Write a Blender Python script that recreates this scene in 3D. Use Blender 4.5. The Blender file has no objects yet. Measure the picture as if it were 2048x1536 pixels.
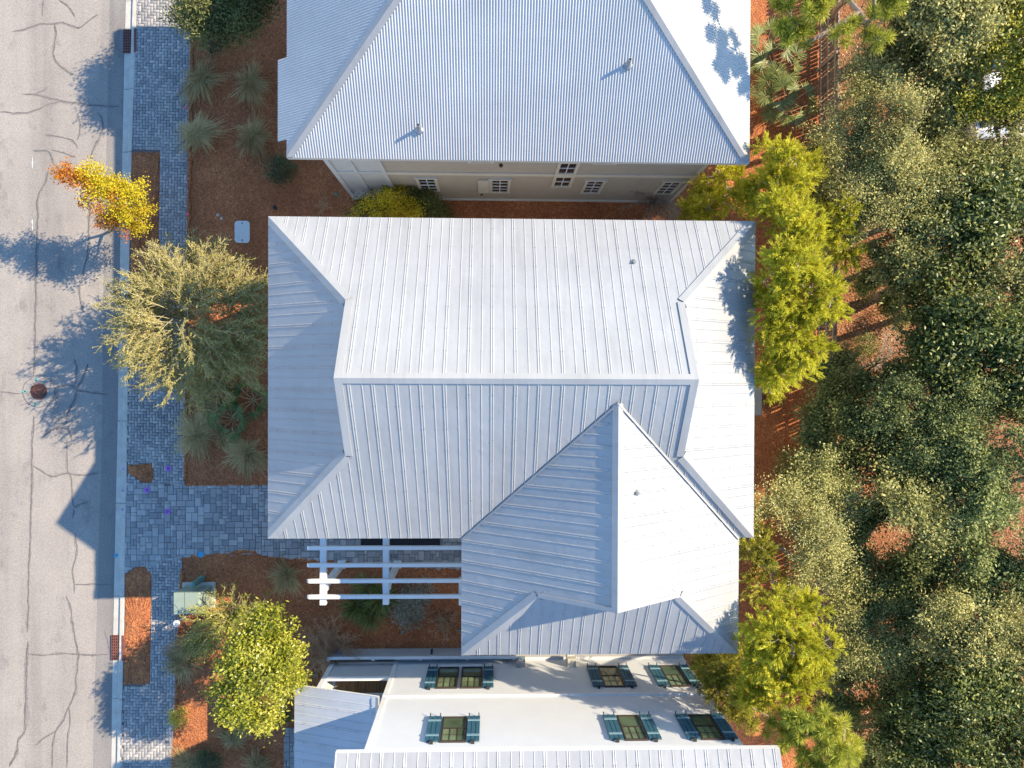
import bpy, bmesh, math, random
import numpy as np
from mathutils import Matrix, Vector
scene = bpy.context.scene
R = math.radians
# ------------------------------------------------------------------ camera
CH, CF = 28.75, 1450.0                       # height of the drone, focal length in photo pixels
_fw = np.array([1024 - 983.07, -(768 - 757.52), -CF]); _fw /= np.linalg.norm(_fw)
_up = np.array([math.sin(-.0041), math.cos(-.0041), 0.0])
_r = np.cross(_fw, _up); _r /= np.linalg.norm(_r); _u = np.cross(_r, _fw)
cam = bpy.data.cameras.new('camera'); cam.sensor_width = 36.0; cam.sensor_fit = 'HORIZONTAL'
cam.lens = CF / 2048 * 36.0; cam.clip_start = .1; cam.clip_end = 2000
camo = bpy.data.objects.new('camera', cam); scene.collection.objects.link(camo)
camo.matrix_world = Matrix(((_r[0], _u[0], -_fw[0], 0), (_r[1], _u[1], -_fw[1], 0), (_r[2], _u[2], -_fw[2], CH), (0, 0, 0, 1)))
scene.camera = camo
scene.render.resolution_x, scene.render.resolution_y = 1024, 768
# ------------------------------------------------------------------ sky and sun
SUN = Vector((1.256, .552, 1.0)).normalized()          # towards the sun
world = bpy.data.worlds.new('World'); scene.world = world; world.use_nodes = True
wn = world.node_tree; wn.nodes.clear()
sky = wn.nodes.new('ShaderNodeTexSky'); sky.sky_type = 'NISHITA'; sky.sun_disc = False
sky.sun_elevation = math.asin(SUN.z); sky.sun_rotation = math.atan2(SUN.x, SUN.y)
sky.air_density = 1.0; sky.dust_density = 0.0; sky.ozone_density = 2.3
bg = wn.nodes.new('ShaderNodeBackground'); bg.inputs[1].default_value = .13
wo = wn.nodes.new('ShaderNodeOutputWorld')
hs = wn.nodes.new('ShaderNodeHueSaturation'); hs.inputs['Saturation'].default_value = 1.15
wn.links.new(sky.outputs[0], hs.inputs['Color']); wn.links.new(hs.outputs[0], bg.inputs[0]); wn.links.new(bg.outputs[0], wo.inputs[0])
sl = bpy.data.lights.new('sun', 'SUN'); sl.energy = 3.6; sl.angle = R(.5); sl.color = (1, .84, .61)
so = bpy.data.objects.new('sun', sl); scene.collection.objects.link(so)
so.rotation_euler = SUN.to_track_quat('Z', 'Y').to_euler(); so.location = (30, 13, 40)
scene.view_settings.view_transform = 'Standard'; scene.view_settings.look = 'None'
scene.view_settings.exposure = 1.35; scene.view_settings.gamma = 1.0
scene.render.engine = 'CYCLES'
scene.cycles.max_bounces = 4; scene.cycles.diffuse_bounces = 2; scene.cycles.glossy_bounces = 2; scene.cycles.transmission_bounces = 2

# ------------------------------------------------------------------ helpers
C = scene.collection
def at(px, py, z=0.0):
    """ground plan position of photo pixel (px, py) for a point at height z"""
    d = _fw * CF + _r * (px - 1024) - _u * (py - 768); t = (z - CH) / d[2]
    return float(d[0] * t), float(d[1] * t)
def at3(px, py, z=0.0):
    x, y = at(px, py, z); return np.array([x, y, z])
def tag(o, label=None, cat=None, group=None, kind=None):
    if label: o['label'] = label
    if cat: o['category'] = cat
    if group: o['group'] = group
    if kind: o['kind'] = kind
    return o
def thing(name, label, cat, loc=(0, 0, 0), group=None):
    o = bpy.data.objects.new(name, None); C.objects.link(o); o.location = loc; o.empty_display_size = .2
    return tag(o, label, cat, group)
def link(name, me, mat, parent=None, loc=None):
    if mat is not None and not me.materials:
        me.materials.append(M[mat] if isinstance(mat, str) else mat)
    o = bpy.data.objects.new(name, me); C.objects.link(o)
    if loc is not None: o.location = loc
    if parent is not None:
        o.parent = parent
        o.matrix_parent_inverse = Matrix.Translation(-Vector(wloc(parent)))
    return o
def wloc(o):            # world position of an object that is only translated
    l = Vector(o.location)
    if o.parent is not None:
        l = wloc(o.parent) + o.matrix_parent_inverse.translation + l
    return l
class MB:
    """collects polygons into one mesh"""
    def __init__(s): s.v = []; s.f = []
    def poly(s, pts):
        b = len(s.v); s.v += [tuple(map(float, p)) for p in pts]; s.f.append(tuple(range(b, b + len(pts)))); return s
    def box(s, x0, x1, y0, y1, z0, z1):
        b = len(s.v)
        s.v += [(x0, y0, z0), (x1, y0, z0), (x1, y1, z0), (x0, y1, z0), (x0, y0, z1), (x1, y0, z1), (x1, y1, z1), (x0, y1, z1)]
        s.f += [tuple(b + i for i in q) for q in ((3, 2, 1, 0), (4, 5, 6, 7), (0, 1, 5, 4), (1, 2, 6, 5), (2, 3, 7, 6), (3, 0, 4, 7))]
        return s
    def tbox(s, x0, x1, y0, y1, z0, z1, c=.01):          # box with chamfered top
        b = len(s.v)
        s.v += [(x0, y0, z0), (x1, y0, z0), (x1, y1, z0), (x0, y1, z0), (x0, y0, z1 - c), (x1, y0, z1 - c), (x1, y1, z1 - c), (x0, y1, z1 - c),
                (x0 + c, y0 + c, z1), (x1 - c, y0 + c, z1), (x1 - c, y1 - c, z1), (x0 + c, y1 - c, z1)]
        for k in range(4):
            n = (k + 1) % 4
            s.f += [(b + k, b + n, b + 4 + n, b + 4 + k), (b + 4 + k, b + 4 + n, b + 8 + n, b + 8 + k)]
        s.f.append((b + 8, b + 9, b + 10, b + 11)); return s
    def bar(s, p, q, w, h, up=(0, 0, 1)):                # square bar from p to q
        p = np.array(p, float); q = np.array(q, float); d = q - p; d /= np.linalg.norm(d)
        a = np.cross(d, up); a /= np.linalg.norm(a); c = np.cross(a, d); b = len(s.v)
        for o in (p, q):
            for i, j in ((-1, -1), (1, -1), (1, 1), (-1, 1)): s.v.append(tuple(o + a * i * w / 2 + c * j * h / 2))
        s.f += [tuple(b + i for i in t) for t in ((0, 1, 2, 3), (7, 6, 5, 4), (0, 4, 5, 1), (1, 5, 6, 2), (2, 6, 7, 3), (3, 7, 4, 0))]
        return s
    def tube(s, p, q, r0, r1=None, n=12, caps=True):
        r1 = r0 if r1 is None else r1
        p = np.array(p, float); q = np.array(q, float); d = q - p; d /= np.linalg.norm(d)
        a = np.cross(d, (0, 0, 1) if abs(d[2]) < .9 else (1, 0, 0)); a /= np.linalg.norm(a); c = np.cross(d, a); b = len(s.v)
        for o, r in ((p, r0), (q, r1)):
            for k in range(n):
                t = 2 * math.pi * k / n; s.v.append(tuple(o + (a * math.cos(t) + c * math.sin(t)) * r))
        for k in range(n): s.f.append((b + k, b + (k + 1) % n, b + n + (k + 1) % n, b + n + k))
        if caps: s.f += [tuple(b + n - 1 - k for k in range(n)), tuple(b + n + k for k in range(n))]
        return s
    def lathe(s, c, prof, n=20):                          # prof: [(r, z)]
        b = len(s.v)
        for r, z in prof:
            for k in range(n):
                t = 2 * math.pi * k / n; s.v.append((c[0] + r * math.cos(t), c[1] + r * math.sin(t), c[2] + z))
        for i in range(len(prof) - 1):
            for k in range(n): s.f.append((b + i * n + k, b + i * n + (k + 1) % n, b + (i + 1) * n + (k + 1) % n, b + (i + 1) * n + k))
        s.f.append(tuple(b + (len(prof) - 1) * n + k for k in range(n))); return s
    def prism(s, pts, z0, z1):
        b = len(s.v); n = len(pts)
        s.v += [(x, y, z0) for x, y in pts] + [(x, y, z1) for x, y in pts]
        s.f.append(tuple(b + n + k for k in range(n))); s.f.append(tuple(b + n - 1 - k for k in range(n)))
        for k in range(n): s.f.append((b + k, b + (k + 1) % n, b + n + (k + 1) % n, b + n + k))
        return s
    def mesh(s, name, smooth=False):
        me = bpy.data.meshes.new(name); me.from_pydata(s.v, [], s.f)
        if smooth: me.shade_smooth()
        me.update(); return me
    def build(s, name, mat, parent=None, kind=None, label=None, smooth=False):
        o = link(name, s.mesh(name, smooth), mat, parent)
        if kind: o['kind'] = kind
        if label: o['label'] = label
        return o
def rawmesh(name, V, F):
    """fast mesh from arrays; F is (n,4) or (n,3)"""
    V = np.asarray(V, np.float32); F = np.asarray(F, np.int32); me = bpy.data.meshes.new(name)
    n, k = F.shape
    me.vertices.add(len(V)); me.vertices.foreach_set('co', V.ravel())
    me.loops.add(n * k); me.loops.foreach_set('vertex_index', F.ravel())
    me.polygons.add(n); me.polygons.foreach_set('loop_start', np.arange(0, n * k, k, dtype=np.int32))
    me.polygons.foreach_set('loop_total', np.full(n, k, np.int32))
    me.update(calc_edges=True); return me
def inside(pt, poly):
    x, y = pt; c = False; n = len(poly)
    for i in range(n):
        x1, y1 = poly[i]; x2, y2 = poly[(i + 1) % n]
        if (y1 > y) != (y2 > y) and x < (x2 - x1) * (y - y1) / (y2 - y1) + x1: c = not c
    return c

# ------------------------------------------------------------------ materials
M = {}
def nodes(name):
    m = bpy.data.materials.new(name); m.use_nodes = True; t = m.node_tree; M[name] = m
    return m, t, t.nodes['Principled BSDF']
def N(t, typ, **kw):
    n = t.nodes.new(typ)
    for k, v in kw.items():
        if k.startswith('i_'): n.inputs[k[2:].replace('_', ' ')].default_value = v
        else: setattr(n, k, v)
    return n
def ramp(t, fac, cols):
    r = t.nodes.new('ShaderNodeValToRGB'); e = r.color_ramp.elements
    while len(e) < len(cols): e.new(.5)
    for i, (p, c) in enumerate(cols): e[i].position = p; e[i].color = (*c, 1)
    t.links.new(fac, r.inputs[0]); return r.outputs[0]
def noise(t, scale, detail=4, rough=.6, vec=None, dim='3D', dist=0):
    n = N(t, 'ShaderNodeTexNoise'); n.inputs['Scale'].default_value = scale; n.inputs['Detail'].default_value = detail
    n.inputs['Roughness'].default_value = rough; n.inputs['Distortion'].default_value = dist
    if vec is not None: t.links.new(vec, n.inputs['Vector'])
    return n.outputs['Fac']
def pos(t, scale=None):
    g = t.nodes.new('ShaderNodeNewGeometry')
    if scale is None: return g.outputs['Position']
    mp = N(t, 'ShaderNodeMapping'); mp.inputs['Scale'].default_value = scale; t.links.new(g.outputs['Position'], mp.inputs[0]); return mp.outputs[0]
def mixc(t, fac, a, b, mode='MIX'):
    m = t.nodes.new('ShaderNodeMix'); m.data_type = 'RGBA'; m.blend_type = mode
    for sock, v in ((m.inputs[0], fac), (m.inputs[6], a), (m.inputs[7], b)):
        if isinstance(v, (int, float)): sock.default_value = v
        elif isinstance(v, tuple): sock.default_value = (*v, 1)
        else: t.links.new(v, sock)
    return m.outputs[2]
def bump(t, b, h, strength, dist=.02):
    n = N(t, 'ShaderNodeBump'); n.inputs['Strength'].default_value = strength; n.inputs['Distance'].default_value = dist
    t.links.new(h, n.inputs['Height']); t.links.new(n.outputs[0], b.inputs['Normal'])
def island(t):
    g = t.nodes.new('ShaderNodeNewGeometry'); o = t.nodes.new('ShaderNodeObjectInfo')
    a = N(t, 'ShaderNodeMath', operation='ADD'); t.links.new(g.outputs['Random Per Island'], a.inputs[0]); t.links.new(o.outputs['Random'], a.inputs[1])
    f = N(t, 'ShaderNodeMath', operation='FRACT'); t.links.new(a.outputs[0], f.inputs[0]); return f.outputs[0]
def simple(name, col, rough=.6, metal=0, var=.12, scale=6, bstr=0, bscale=60, spec=.5):
    m, t, b = nodes(name); f = noise(t, scale, 5, .65, pos(t))
    d = tuple(c * (1 - var) for c in col); l = tuple(min(1, c * (1 + var)) for c in col)
    t.links.new(ramp(t, f, [(.3, d), (.7, l)]), b.inputs['Base Color'])
    b.inputs['Roughness'].default_value = rough; b.inputs['Metallic'].default_value = metal
    b.inputs['Specular IOR Level'].default_value = spec
    if bstr: bump(t, b, noise(t, bscale, 3, .6, pos(t)), bstr)
    return m
def leaf(name, cols, transl=.3, rough=.55, spec=.25, clump=.8):
    """cols: three tones from dark to light, spread leaf by leaf and clump by clump"""
    m, t, b = nodes(name)
    isl = island(t); nz = noise(t, clump, 2, .5, pos(t))
    a = N(t, 'ShaderNodeMath', operation='MULTIPLY_ADD'); t.links.new(nz, a.inputs[0]); a.inputs[1].default_value = 1.3; a.inputs[2].default_value = -.5
    s = N(t, 'ShaderNodeMath', operation='MULTIPLY_ADD'); t.links.new(isl, s.inputs[0]); s.inputs[1].default_value = .65; t.links.new(a.outputs[0], s.inputs[2])
    col = ramp(t, s.outputs[0], [(.05, cols[0]), (.4, cols[1]), (.85, cols[2])])
    t.links.new(col, b.inputs['Base Color']); b.inputs['Roughness'].default_value = rough; b.inputs['Specular IOR Level'].default_value = spec
    tr = t.nodes.new('ShaderNodeBsdfTranslucent'); t.links.new(col, tr.inputs[0])
    mx = t.nodes.new('ShaderNodeMixShader'); mx.inputs[0].default_value = transl
    t.links.new(b.outputs[0], mx.inputs[1]); t.links.new(tr.outputs[0], mx.inputs[2])
    t.links.new(mx.outputs[0], t.nodes['Material Output'].inputs[0]); return m

# asphalt: pale sun-bleached aggregate with wheel-track mottling
def asphalt(name, lo, hi):
    m, t, b = nodes(name); P = pos(t)
    big = noise(t, .45, 3, .6, P); fine = noise(t, 22, 3, .85, P); lane = noise(t, 1, 3, .6, pos(t, (1.1, .07, 1))); stain = noise(t, .8, 4, .7, pos(t, (1.6, .8, 1)))
    c = ramp(t, big, [(.3, lo), (.7, hi)])
    c = mixc(t, .55, c, ramp(t, fine, [(.3, (.35, .35, .35)), (.5, (.85, .84, .82)), (.7, (1.32, 1.3, 1.26))]), 'MULTIPLY')
    c = mixc(t, .7, c, ramp(t, lane, [(.32, (.80, .80, .81)), (.5, (1, 1, 1)), (.68, (1.1, 1.09, 1.07))]), 'MULTIPLY')
    c = mixc(t, .8, c, ramp(t, stain, [(.3, (.70, .70, .71)), (.42, (1, 1, 1)), (.75, (1.03, 1.03, 1.03))]), 'MULTIPLY')
    t.links.new(c, b.inputs['Base Color']); b.inputs['Roughness'].default_value = .9; b.inputs['Specular IOR Level'].default_value = .25
asphalt('asphalt', (.33, .297, .268), (.395, .357, .32)); asphalt('gutter_asphalt', (.25, .232, .218), (.30, .28, .262))
simple('crack', (.16, .145, .135), .9, var=.4, scale=20)
simple('concrete', (.54, .50, .43), .85, var=.14, scale=3, bstr=.2)
simple('concrete_new', (.56, .46, .33), .85, var=.1, scale=4, bstr=.2)
m, t, b = nodes('paver')
isl = island(t)
c = ramp(t, isl, [(0, (.27, .265, .265)), (.35, (.345, .335, .325)), (.7, (.40, .38, .362)), (1, (.50, .472, .44))])
c = mixc(t, .5, c, ramp(t, noise(t, 40, 4, .7, pos(t)), [(.25, (.55, .55, .55)), (.75, (1.25, 1.25, 1.25))]), 'MULTIPLY')
c = mixc(t, .5, c, ramp(t, noise(t, .9, 4, .6, pos(t)), [(.3, (.75, .75, .77)), (.7, (1.2, 1.18, 1.14))]), 'MULTIPLY')
t.links.new(c, b.inputs['Base Color']); b.inputs['Roughness'].default_value = .85
simple('joint_sand', (.15, .14, .13), .95, var=.3, scale=30)
# pine straw: fine crossed fibres
def straw(name, dark, mid, light, patch=1.0):
    m, t, b = nodes(name)
    fibres = None
    for ang, sx in ((.3, 1), (1.35, 1), (2.4, 1)):
        g = t.nodes.new('ShaderNodeNewGeometry'); mp = N(t, 'ShaderNodeMapping', vector_type='TEXTURE'); mp.inputs['Rotation'].default_value = (0, 0, ang); mp.inputs['Scale'].default_value = (.17, .036, .2)
        t.links.new(g.outputs['Position'], mp.inputs[0]); f = noise(t, 1, 3, .7, mp.outputs[0], dist=.8)
        if fibres is None: fibres = f
        else:
            mm = N(t, 'ShaderNodeMath', operation='MAXIMUM'); t.links.new(fibres, mm.inputs[0]); t.links.new(f, mm.inputs[1]); fibres = mm.outputs[0]
    c = ramp(t, fibres, [(.42, dark), (.58, mid), (.76, light)])
    c = mixc(t, .6, c, ramp(t, noise(t, .8 * patch, 5, .65, pos(t)), [(.3, (.6, .56, .55)), (.7, (1.25, 1.2, 1.15))]), 'MULTIPLY')
    spk = noise(t, 16, 2, .9, pos(t))
    c = mixc(t, ramp(t, spk, [(.70, (0, 0, 0)), (.78, (.7, .7, .7))]), c, (.42, .33, .25))
    t.links.new(c, b.inputs['Base Color']); b.inputs['Roughness'].default_value = .9; b.inputs['Specular IOR Level'].default_value = .2
    bump(t, b, noise(t, 14, 1, .5, pos(t)), .8, .06)
straw('pine_straw', (.16, .048, .03), (.45, .16, .065), (.74, .39, .14))
straw('leaf_litter', (.11, .048, .028), (.34, .145, .065), (.58, .31, .15), 2)
# painted steel roofing: faint oil-canning ripple, run-off streaks and grime
def metal(name, col, rip=.25, rough=.42, dirt=.5):
    m, t, b = nodes(name)
    oi = t.nodes.new('ShaderNodeObjectInfo'); f = noise(t, .7, 3, .6, pos(t))
    c = ramp(t, f, [(.3, tuple(x * .92 for x in col)), (.7, tuple(min(1, x * 1.05) for x in col))])
    g = t.nodes.new('ShaderNodeNewGeometry'); sp = t.nodes.new('ShaderNodeSeparateXYZ'); t.links.new(g.outputs['True Normal'], sp.inputs[0])
    ab = [N(t, 'ShaderNodeMath', operation='ABSOLUTE') for _ in 'xy']; t.links.new(sp.outputs[0], ab[0].inputs[0]); t.links.new(sp.outputs[1], ab[1].inputs[0])
    gt = N(t, 'ShaderNodeMath', operation='GREATER_THAN'); t.links.new(ab[1].outputs[0], gt.inputs[0]); t.links.new(ab[0].outputs[0], gt.inputs[1])
    st = t.nodes.new('ShaderNodeMix'); t.links.new(gt.outputs[0], st.inputs[0])      # run-off follows the fall of the slope
    t.links.new(noise(t, 1, 3, .65, pos(t, (.35, 6, .3))), st.inputs[2]); t.links.new(noise(t, 1, 3, .65, pos(t, (6, .35, .3))), st.inputs[3])
    c = mixc(t, dirt, c, ramp(t, st.outputs[0], [(.28, (.80, .795, .78)), (.5, (1, 1, 1)), (.75, (1.05, 1.05, 1.05))]), 'MULTIPLY')
    c = mixc(t, .6, c, ramp(t, oi.outputs['Random'], [(0, (.94, .94, .945)), (1, (1.03, 1.03, 1.03))]), 'MULTIPLY')
    t.links.new(c, b.inputs['Base Color']); b.inputs['Roughness'].default_value = rough; b.inputs['Specular IOR Level'].default_value = .5
    if rip: bump(t, b, noise(t, 1.0, 1, .5, pos(t, (3.2, 3.2, 1.2)), dist=.3), rip, .03)
metal('roof_metal', (.368, .378, .385), .4); metal('trim_metal', (.37, .375, .375), .12); metal('corrugated_metal', (.50, .505, .505), .0, .4, .25)
metal('flash_metal', (.50, .495, .48), .12)
metal('porch_metal', (.46, .49, .53), .2)
simple('white_paint', (.82, .82, .80), .55, var=.04, scale=2)
simple('white_siding', (.76, .78, .79), .6, var=.03, scale=1.5)
simple('panel_white', (.58, .58, .57), .6, var=.04, scale=2)
simple('taupe_siding', (.46, .40, .32), .7, var=.07, scale=2)
simple('cream_trim', (.66, .61, .52), .6, var=.05, scale=3)
simple('dark_frame', (.05, .036, .03), .5, var=.1)
simple('teal_shutter', (.045, .13, .18), .6, var=.12, scale=4, spec=.2)
simple('teal_rail', (.22, .36, .42), .45, var=.08, scale=4)
simple('dark_metal', (.03, .03, .035), .5); simple('grey_metal', (.33, .34, .35), .4, metal=.6, var=.1)
simple('black_mat', (.018, .02, .026), .9, var=.2, scale=12)
def glass(name, col, rough=.06):
    m, t, b = nodes(name); f = noise(t, 1.2, 2, .5, pos(t))
    t.links.new(ramp(t, f, [(.35, tuple(c * .7 for c in col)), (.65, tuple(c * 1.25 for c in col))]), b.inputs['Base Color'])
    b.inputs['Roughness'].default_value = rough; b.inputs['Specular IOR Level'].default_value = .5; b.inputs['Coat Weight'].default_value = .15; b.inputs['Coat Roughness'].default_value = .03
glass('dark_glass', (.022, .026, .024)); glass('glass_reflect_green', (.105, .15, .085)); glass('blind_reflect_green', (.20, .26, .14), .12)  # south panes: reflected trees and sky put into the green base colour
def wood(name, a, c2, ax=(30, 3, 3)):
    m, t, b = nodes(name); f = noise(t, 1, 5, .7, pos(t, ax)); isl = island(t)
    c = ramp(t, f, [(.3, a), (.7, c2)]); c = mixc(t, .7, c, ramp(t, isl, [(0, (.7, .7, .7)), (1, (1.2, 1.18, 1.15))]), 'MULTIPLY')
    t.links.new(c, b.inputs['Base Color']); b.inputs['Roughness'].default_value = .85; bump(t, b, f, .3)
wood('deck_wood', (.17, .105, .058), (.32, .21, .12)); wood('fence_wood', (.13, .085, .055), (.25, .18, .125), (3, 30, 3)); wood('rail_wood', (.30, .245, .18), (.46, .39, .29), (30, 3, 3))
simple('iron', (.17, .062, .045), .75, var=.3, scale=14, bstr=.3); simple('iron_dark', (.02, .014, .013), .8)
simple('cover_iron', (.115, .055, .036), .7, var=.5, scale=9, bstr=.5, bscale=30)
simple('utility_green', (.27, .335, .27), .6, var=.06); simple('pedestal_green', (.13, .27, .235), .55, var=.08)
simple('lid_plastic', (.66, .68, .66), .5, var=.05); simple('white_plastic', (.75, .75, .72), .4, var=.04)
simple('bin_plastic', (.26, .25, .23), .55, var=.08); simple('purple_paint', (.42, .16, .60), .7, var=.25, scale=30); simple('blue_paint', (.05, .38, .60), .7, var=.2, scale=30)
simple('cyan_paint', (.14, .42, .38), .7, var=.2, scale=30); simple('pink_paint', (.9, .13, .22), .7); simple('teal_plastic', (.02, .33, .27), .6)
simple('pale_paint', (.55, .62, .62), .8, var=.3, scale=25); simple('stone', (.52, .49, .46), .8)
simple('bark', (.20, .155, .12), .9, var=.3, scale=14, bstr=.5, bscale=25); simple('pale_bark', (.42, .36, .28), .85, var=.2, scale=14)
simple('twig', (.60, .38, .22), .85, var=.25, scale=9); simple('olive_twig', (.50, .43, .25), .85, var=.2, scale=9); simple('pine_bark', (.33, .24, .18), .9, var=.3, scale=14)
simple('car_paint', (.75, .75, .74), .2, var=.02); simple('tyre', (.02, .02, .02), .8); simple('ivory_metal', (.5, .47, .4), .5)
# foliage: dark, middle, light tone
leaf('lf_gold', [(.46, .30, .016), (.62, .52, .025), (.76, .64, .04)], .35)
leaf('lf_orange', [(.36, .06, .012), (.52, .145, .018), (.62, .28, .03)], .35)
leaf('lf_yaupon', [(0.189, 0.171, 0.032), (0.396, 0.360, 0.080), (0.576, 0.513, 0.160)], .25)
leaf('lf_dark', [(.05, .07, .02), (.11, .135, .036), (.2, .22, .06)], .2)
leaf('lf_oakgreen', [(0.068, 0.086, 0.027), (0.162, 0.180, 0.063), (0.306, 0.306, 0.108)], .2)
leaf('lf_magnolia', [(0.130, 0.162, 0.012), (0.330, 0.353, 0.030), (0.600, 0.568, 0.090)], .28, .35, .5)
leaf('lf_conifer', [(.22, .235, .022), (.58, .55, .045), (.82, .77, .09)], .42, .6, .2, 1.4)
leaf('lf_pine', [(0.169, 0.216, 0.030), (0.390, 0.420, 0.055), (0.650, 0.600, 0.090)], .3, .55)
leaf('lf_grey', [(0.136, 0.143, 0.042), (0.333, 0.329, 0.105), (0.617, 0.584, 0.210)], .25, .6)
leaf('lf_greyolive', [(0.173, 0.168, 0.053), (0.408, 0.385, 0.126), (0.716, 0.658, 0.252)], .25, .6)
leaf('lf_shade', [(0.081, 0.099, 0.028), (0.198, 0.223, 0.063), (0.408, 0.422, 0.126)], .25, .55)
leaf('lf_bluegreen', [(0.081, 0.112, 0.037), (0.204, 0.242, 0.079), (0.420, 0.447, 0.147)], .25, .55)
leaf('lf_yellowoak', [(0.169, 0.173, 0.026), (0.416, 0.397, 0.058), (0.728, 0.640, 0.105)], .3, .55)
leaf('lf_gloss', [(0.052, 0.070, 0.017), (0.130, 0.160, 0.038), (0.312, 0.333, 0.079)], .15, .42, .4)
leaf('lf_grass', [(.32, .20, .075), (.56, .39, .16), (.80, .62, .30)], .25, .6)
leaf('lf_palm', [(.08, .115, .03), (.17, .21, .06), (.30, .34, .11)], .2, .4)
leaf('lf_silver', [(.16, .17, .12), (.32, .33, .25), (.5, .5, .4)], .2, .6)
leaf('lf_shrub', [(.045, .065, .03), (.095, .12, .05), (.18, .2, .09)], .15, .45)
leaf('lf_litter', [(.22, .10, .05), (.46, .25, .13), (.70, .52, .34)], .1, .8, .1)
simple('gravel', (.26, .235, .21), .9, var=.35, scale=16)
simple('crack_stain', (.24, .218, .20), .95, var=.3, scale=9)
simple('spray_twig', (.34, .28, .20), .85, var=.2, scale=9)
# ================================================================== ground, road, kerb, paving
rng = np.random.default_rng(7); random.seed(7)
def line_at(pts):            # piecewise x(y) of a photo line, run on past both edges of the frame
    ys = [p[1] for p in pts]; xs = [p[0] for p in pts]
    m0 = (xs[1] - xs[0]) / (ys[1] - ys[0]); m1 = (xs[-1] - xs[-2]) / (ys[-1] - ys[-2])
    m = (xs[-1] - xs[0]) / (ys[-1] - ys[0])
    def f(y):
        if y < ys[0]: return xs[0] + m * (y - ys[0])
        if y > ys[-1]: return xs[-1] + m * (y - ys[-1])
        return float(np.interp(y, ys, xs))
    return f
k_in = line_at([(249, 0), (243, 300), (239, 465), (233, 865), (224, 1265), (220, 1536)])
k_out = line_at([(275, 0), (264, 300), (260, 465), (255, 865), (248, 1265), (242, 1536)])
k_asp = line_at([(217, 0), (213, 200), (206, 465), (201, 865), (192, 1200), (183, 1536)])
walk_r = line_at([(384, 0), (378, 300), (376, 465), (370, 865), (369, 968), (364, 1115), (355, 1310), (350, 1420), (345, 1536)])
YS = [-4000, -2000, -900, -500] + list(range(-200, 1800, 50)) + [2000, 2400, 3500, 5500]
def edge(f, z=0, dx=0): return [at(f(y) + dx, y, 0) for y in YS]
def sheet(name, left, right, z, mat, kind='structure', label=None, parent=None):
    mb = MB()
    for i in range(len(left) - 1):
        mb.poly([(*left[i + 1], z), (*right[i + 1], z), (*right[i], z), (*left[i], z)])
    o = mb.build(name, mat, parent)
    if kind: o['kind'] = kind
    return o
ko, ki, ka = edge(k_out), edge(k_in), edge(k_asp)
far_r = [(320, p[1]) for p in ko]; road_l = [(-23, p[1]) for p in ko]
ground = sheet('ground', ko, far_r, 0, 'pine_straw')
road = sheet('road', road_l, ki, -.10, 'asphalt')
gutter = sheet('gutter_strip', ka, ki, -.096, 'gutter_asphalt', None, None, road)
sheet('far_verge', [(-320, p[1]) for p in ko], road_l, -.02, 'pine_straw')
# woodland floor behind the fence and the paved lot beyond it
wl = MB().poly([(13.2, -60, .004), (24.5, -60, .004), (24.5, 60, .004), (13.2, 60, .004)]).build('woodland_floor', 'leaf_litter', None, 'structure')
lot = MB().poly([(20.2, 6, .008), (40, 6, .008), (40, 30, .008), (20.2, 30, .008)]).build('parking_lot', 'concrete', None, 'structure')
sy = MB().poly([(1.15, -10.98, .004), (8.0, -10.98, .004), (8.0, -7.4, .004), (1.15, -7.4, .004)]).build('side_yard', 'gravel', None, 'structure')
# cracks in the asphalt, traced as real strips
CR = []
def cr(oy, w, *pts): CR.append(([(p[0] / 3.303, p[1] / 3.303 + oy) for p in pts], w))
cr(0, 1.0, (80, 210), (180, 190), (270, 155), (360, 158), (410, 145), (450, 160), (520, 188), (590, 135), (650, 95))
cr(0, 1.4, (360, 158), (372, 230), (360, 300), (348, 355), (370, 410), (420, 455), (490, 495)); cr(0, 1.2, (390, 0), (440, 35), (480, 75), (497, 115))
cr(0, .6, (290, 0), (280, 60), (284, 110)); cr(0, 1.2, (150, 622), (230, 622), (290, 640), (400, 665), (500, 680), (600, 697), (720, 700), (805, 700))
cr(0, .9, (230, 622), (290, 595), (320, 572)); cr(0, 1.0, (0, 740), (90, 748), (180, 745), (250, 720), (320, 690), (400, 672))
cr(0, 1.1, (640, 740), (675, 780), (680, 840), (650, 930), (610, 1000), (600, 1060)); cr(0, .9, (510, 750), (535, 820), (530, 880), (510, 930))
cr(0, 1.0, (300, 890), (400, 905), (480, 925), (515, 980)); cr(0, 1.1, (220, 995), (320, 992), (345, 1030), (350, 1080), (400, 1120)); cr(0, .8, (340, 990), (420, 1010), (500, 1040))
cr(0, 1.2, (320, 1130), (300, 1200), (260, 1270), (245, 1350), (250, 1440), (248, 1536)); cr(0, .9, (590, 1350), (590, 1440), (585, 1536))
cr(400, 1.4, (245, 0), (250, 100), (245, 250), (240, 400), (238, 550), (235, 700), (232, 900), (228, 1050), (222, 1160))
cr(400, .9, (585, 100), (580, 350), (550, 470), (525, 580), (530, 660), (555, 740)); cr(400, .9, (0, 1265), (80, 1275), (140, 1280))
cr(400, 1.0, (360, 1240), (420, 1225), (490, 1225), (510, 1260), (600, 1272), (720, 1285)); cr(400, 1.0, (490, 1050), (510, 1120), (495, 1220)); cr(400, 1.3, (580, 1080), (550, 1180), (510, 1240))
cr(400, 1.3, (510, 1260), (490, 1320), (450, 1400), (430, 1490)); cr(800, 1.1, (225, 100), (215, 250), (210, 400), (212, 600), (205, 750), (200, 900), (195, 1050), (190, 1200), (185, 1400), (182, 1536))
cr(800, 1.2, (490, 10), (450, 80), (430, 170)); cr(800, 1.7, (275, 250), (330, 200), (390, 182), (440, 190), (470, 230), (475, 270))
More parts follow.
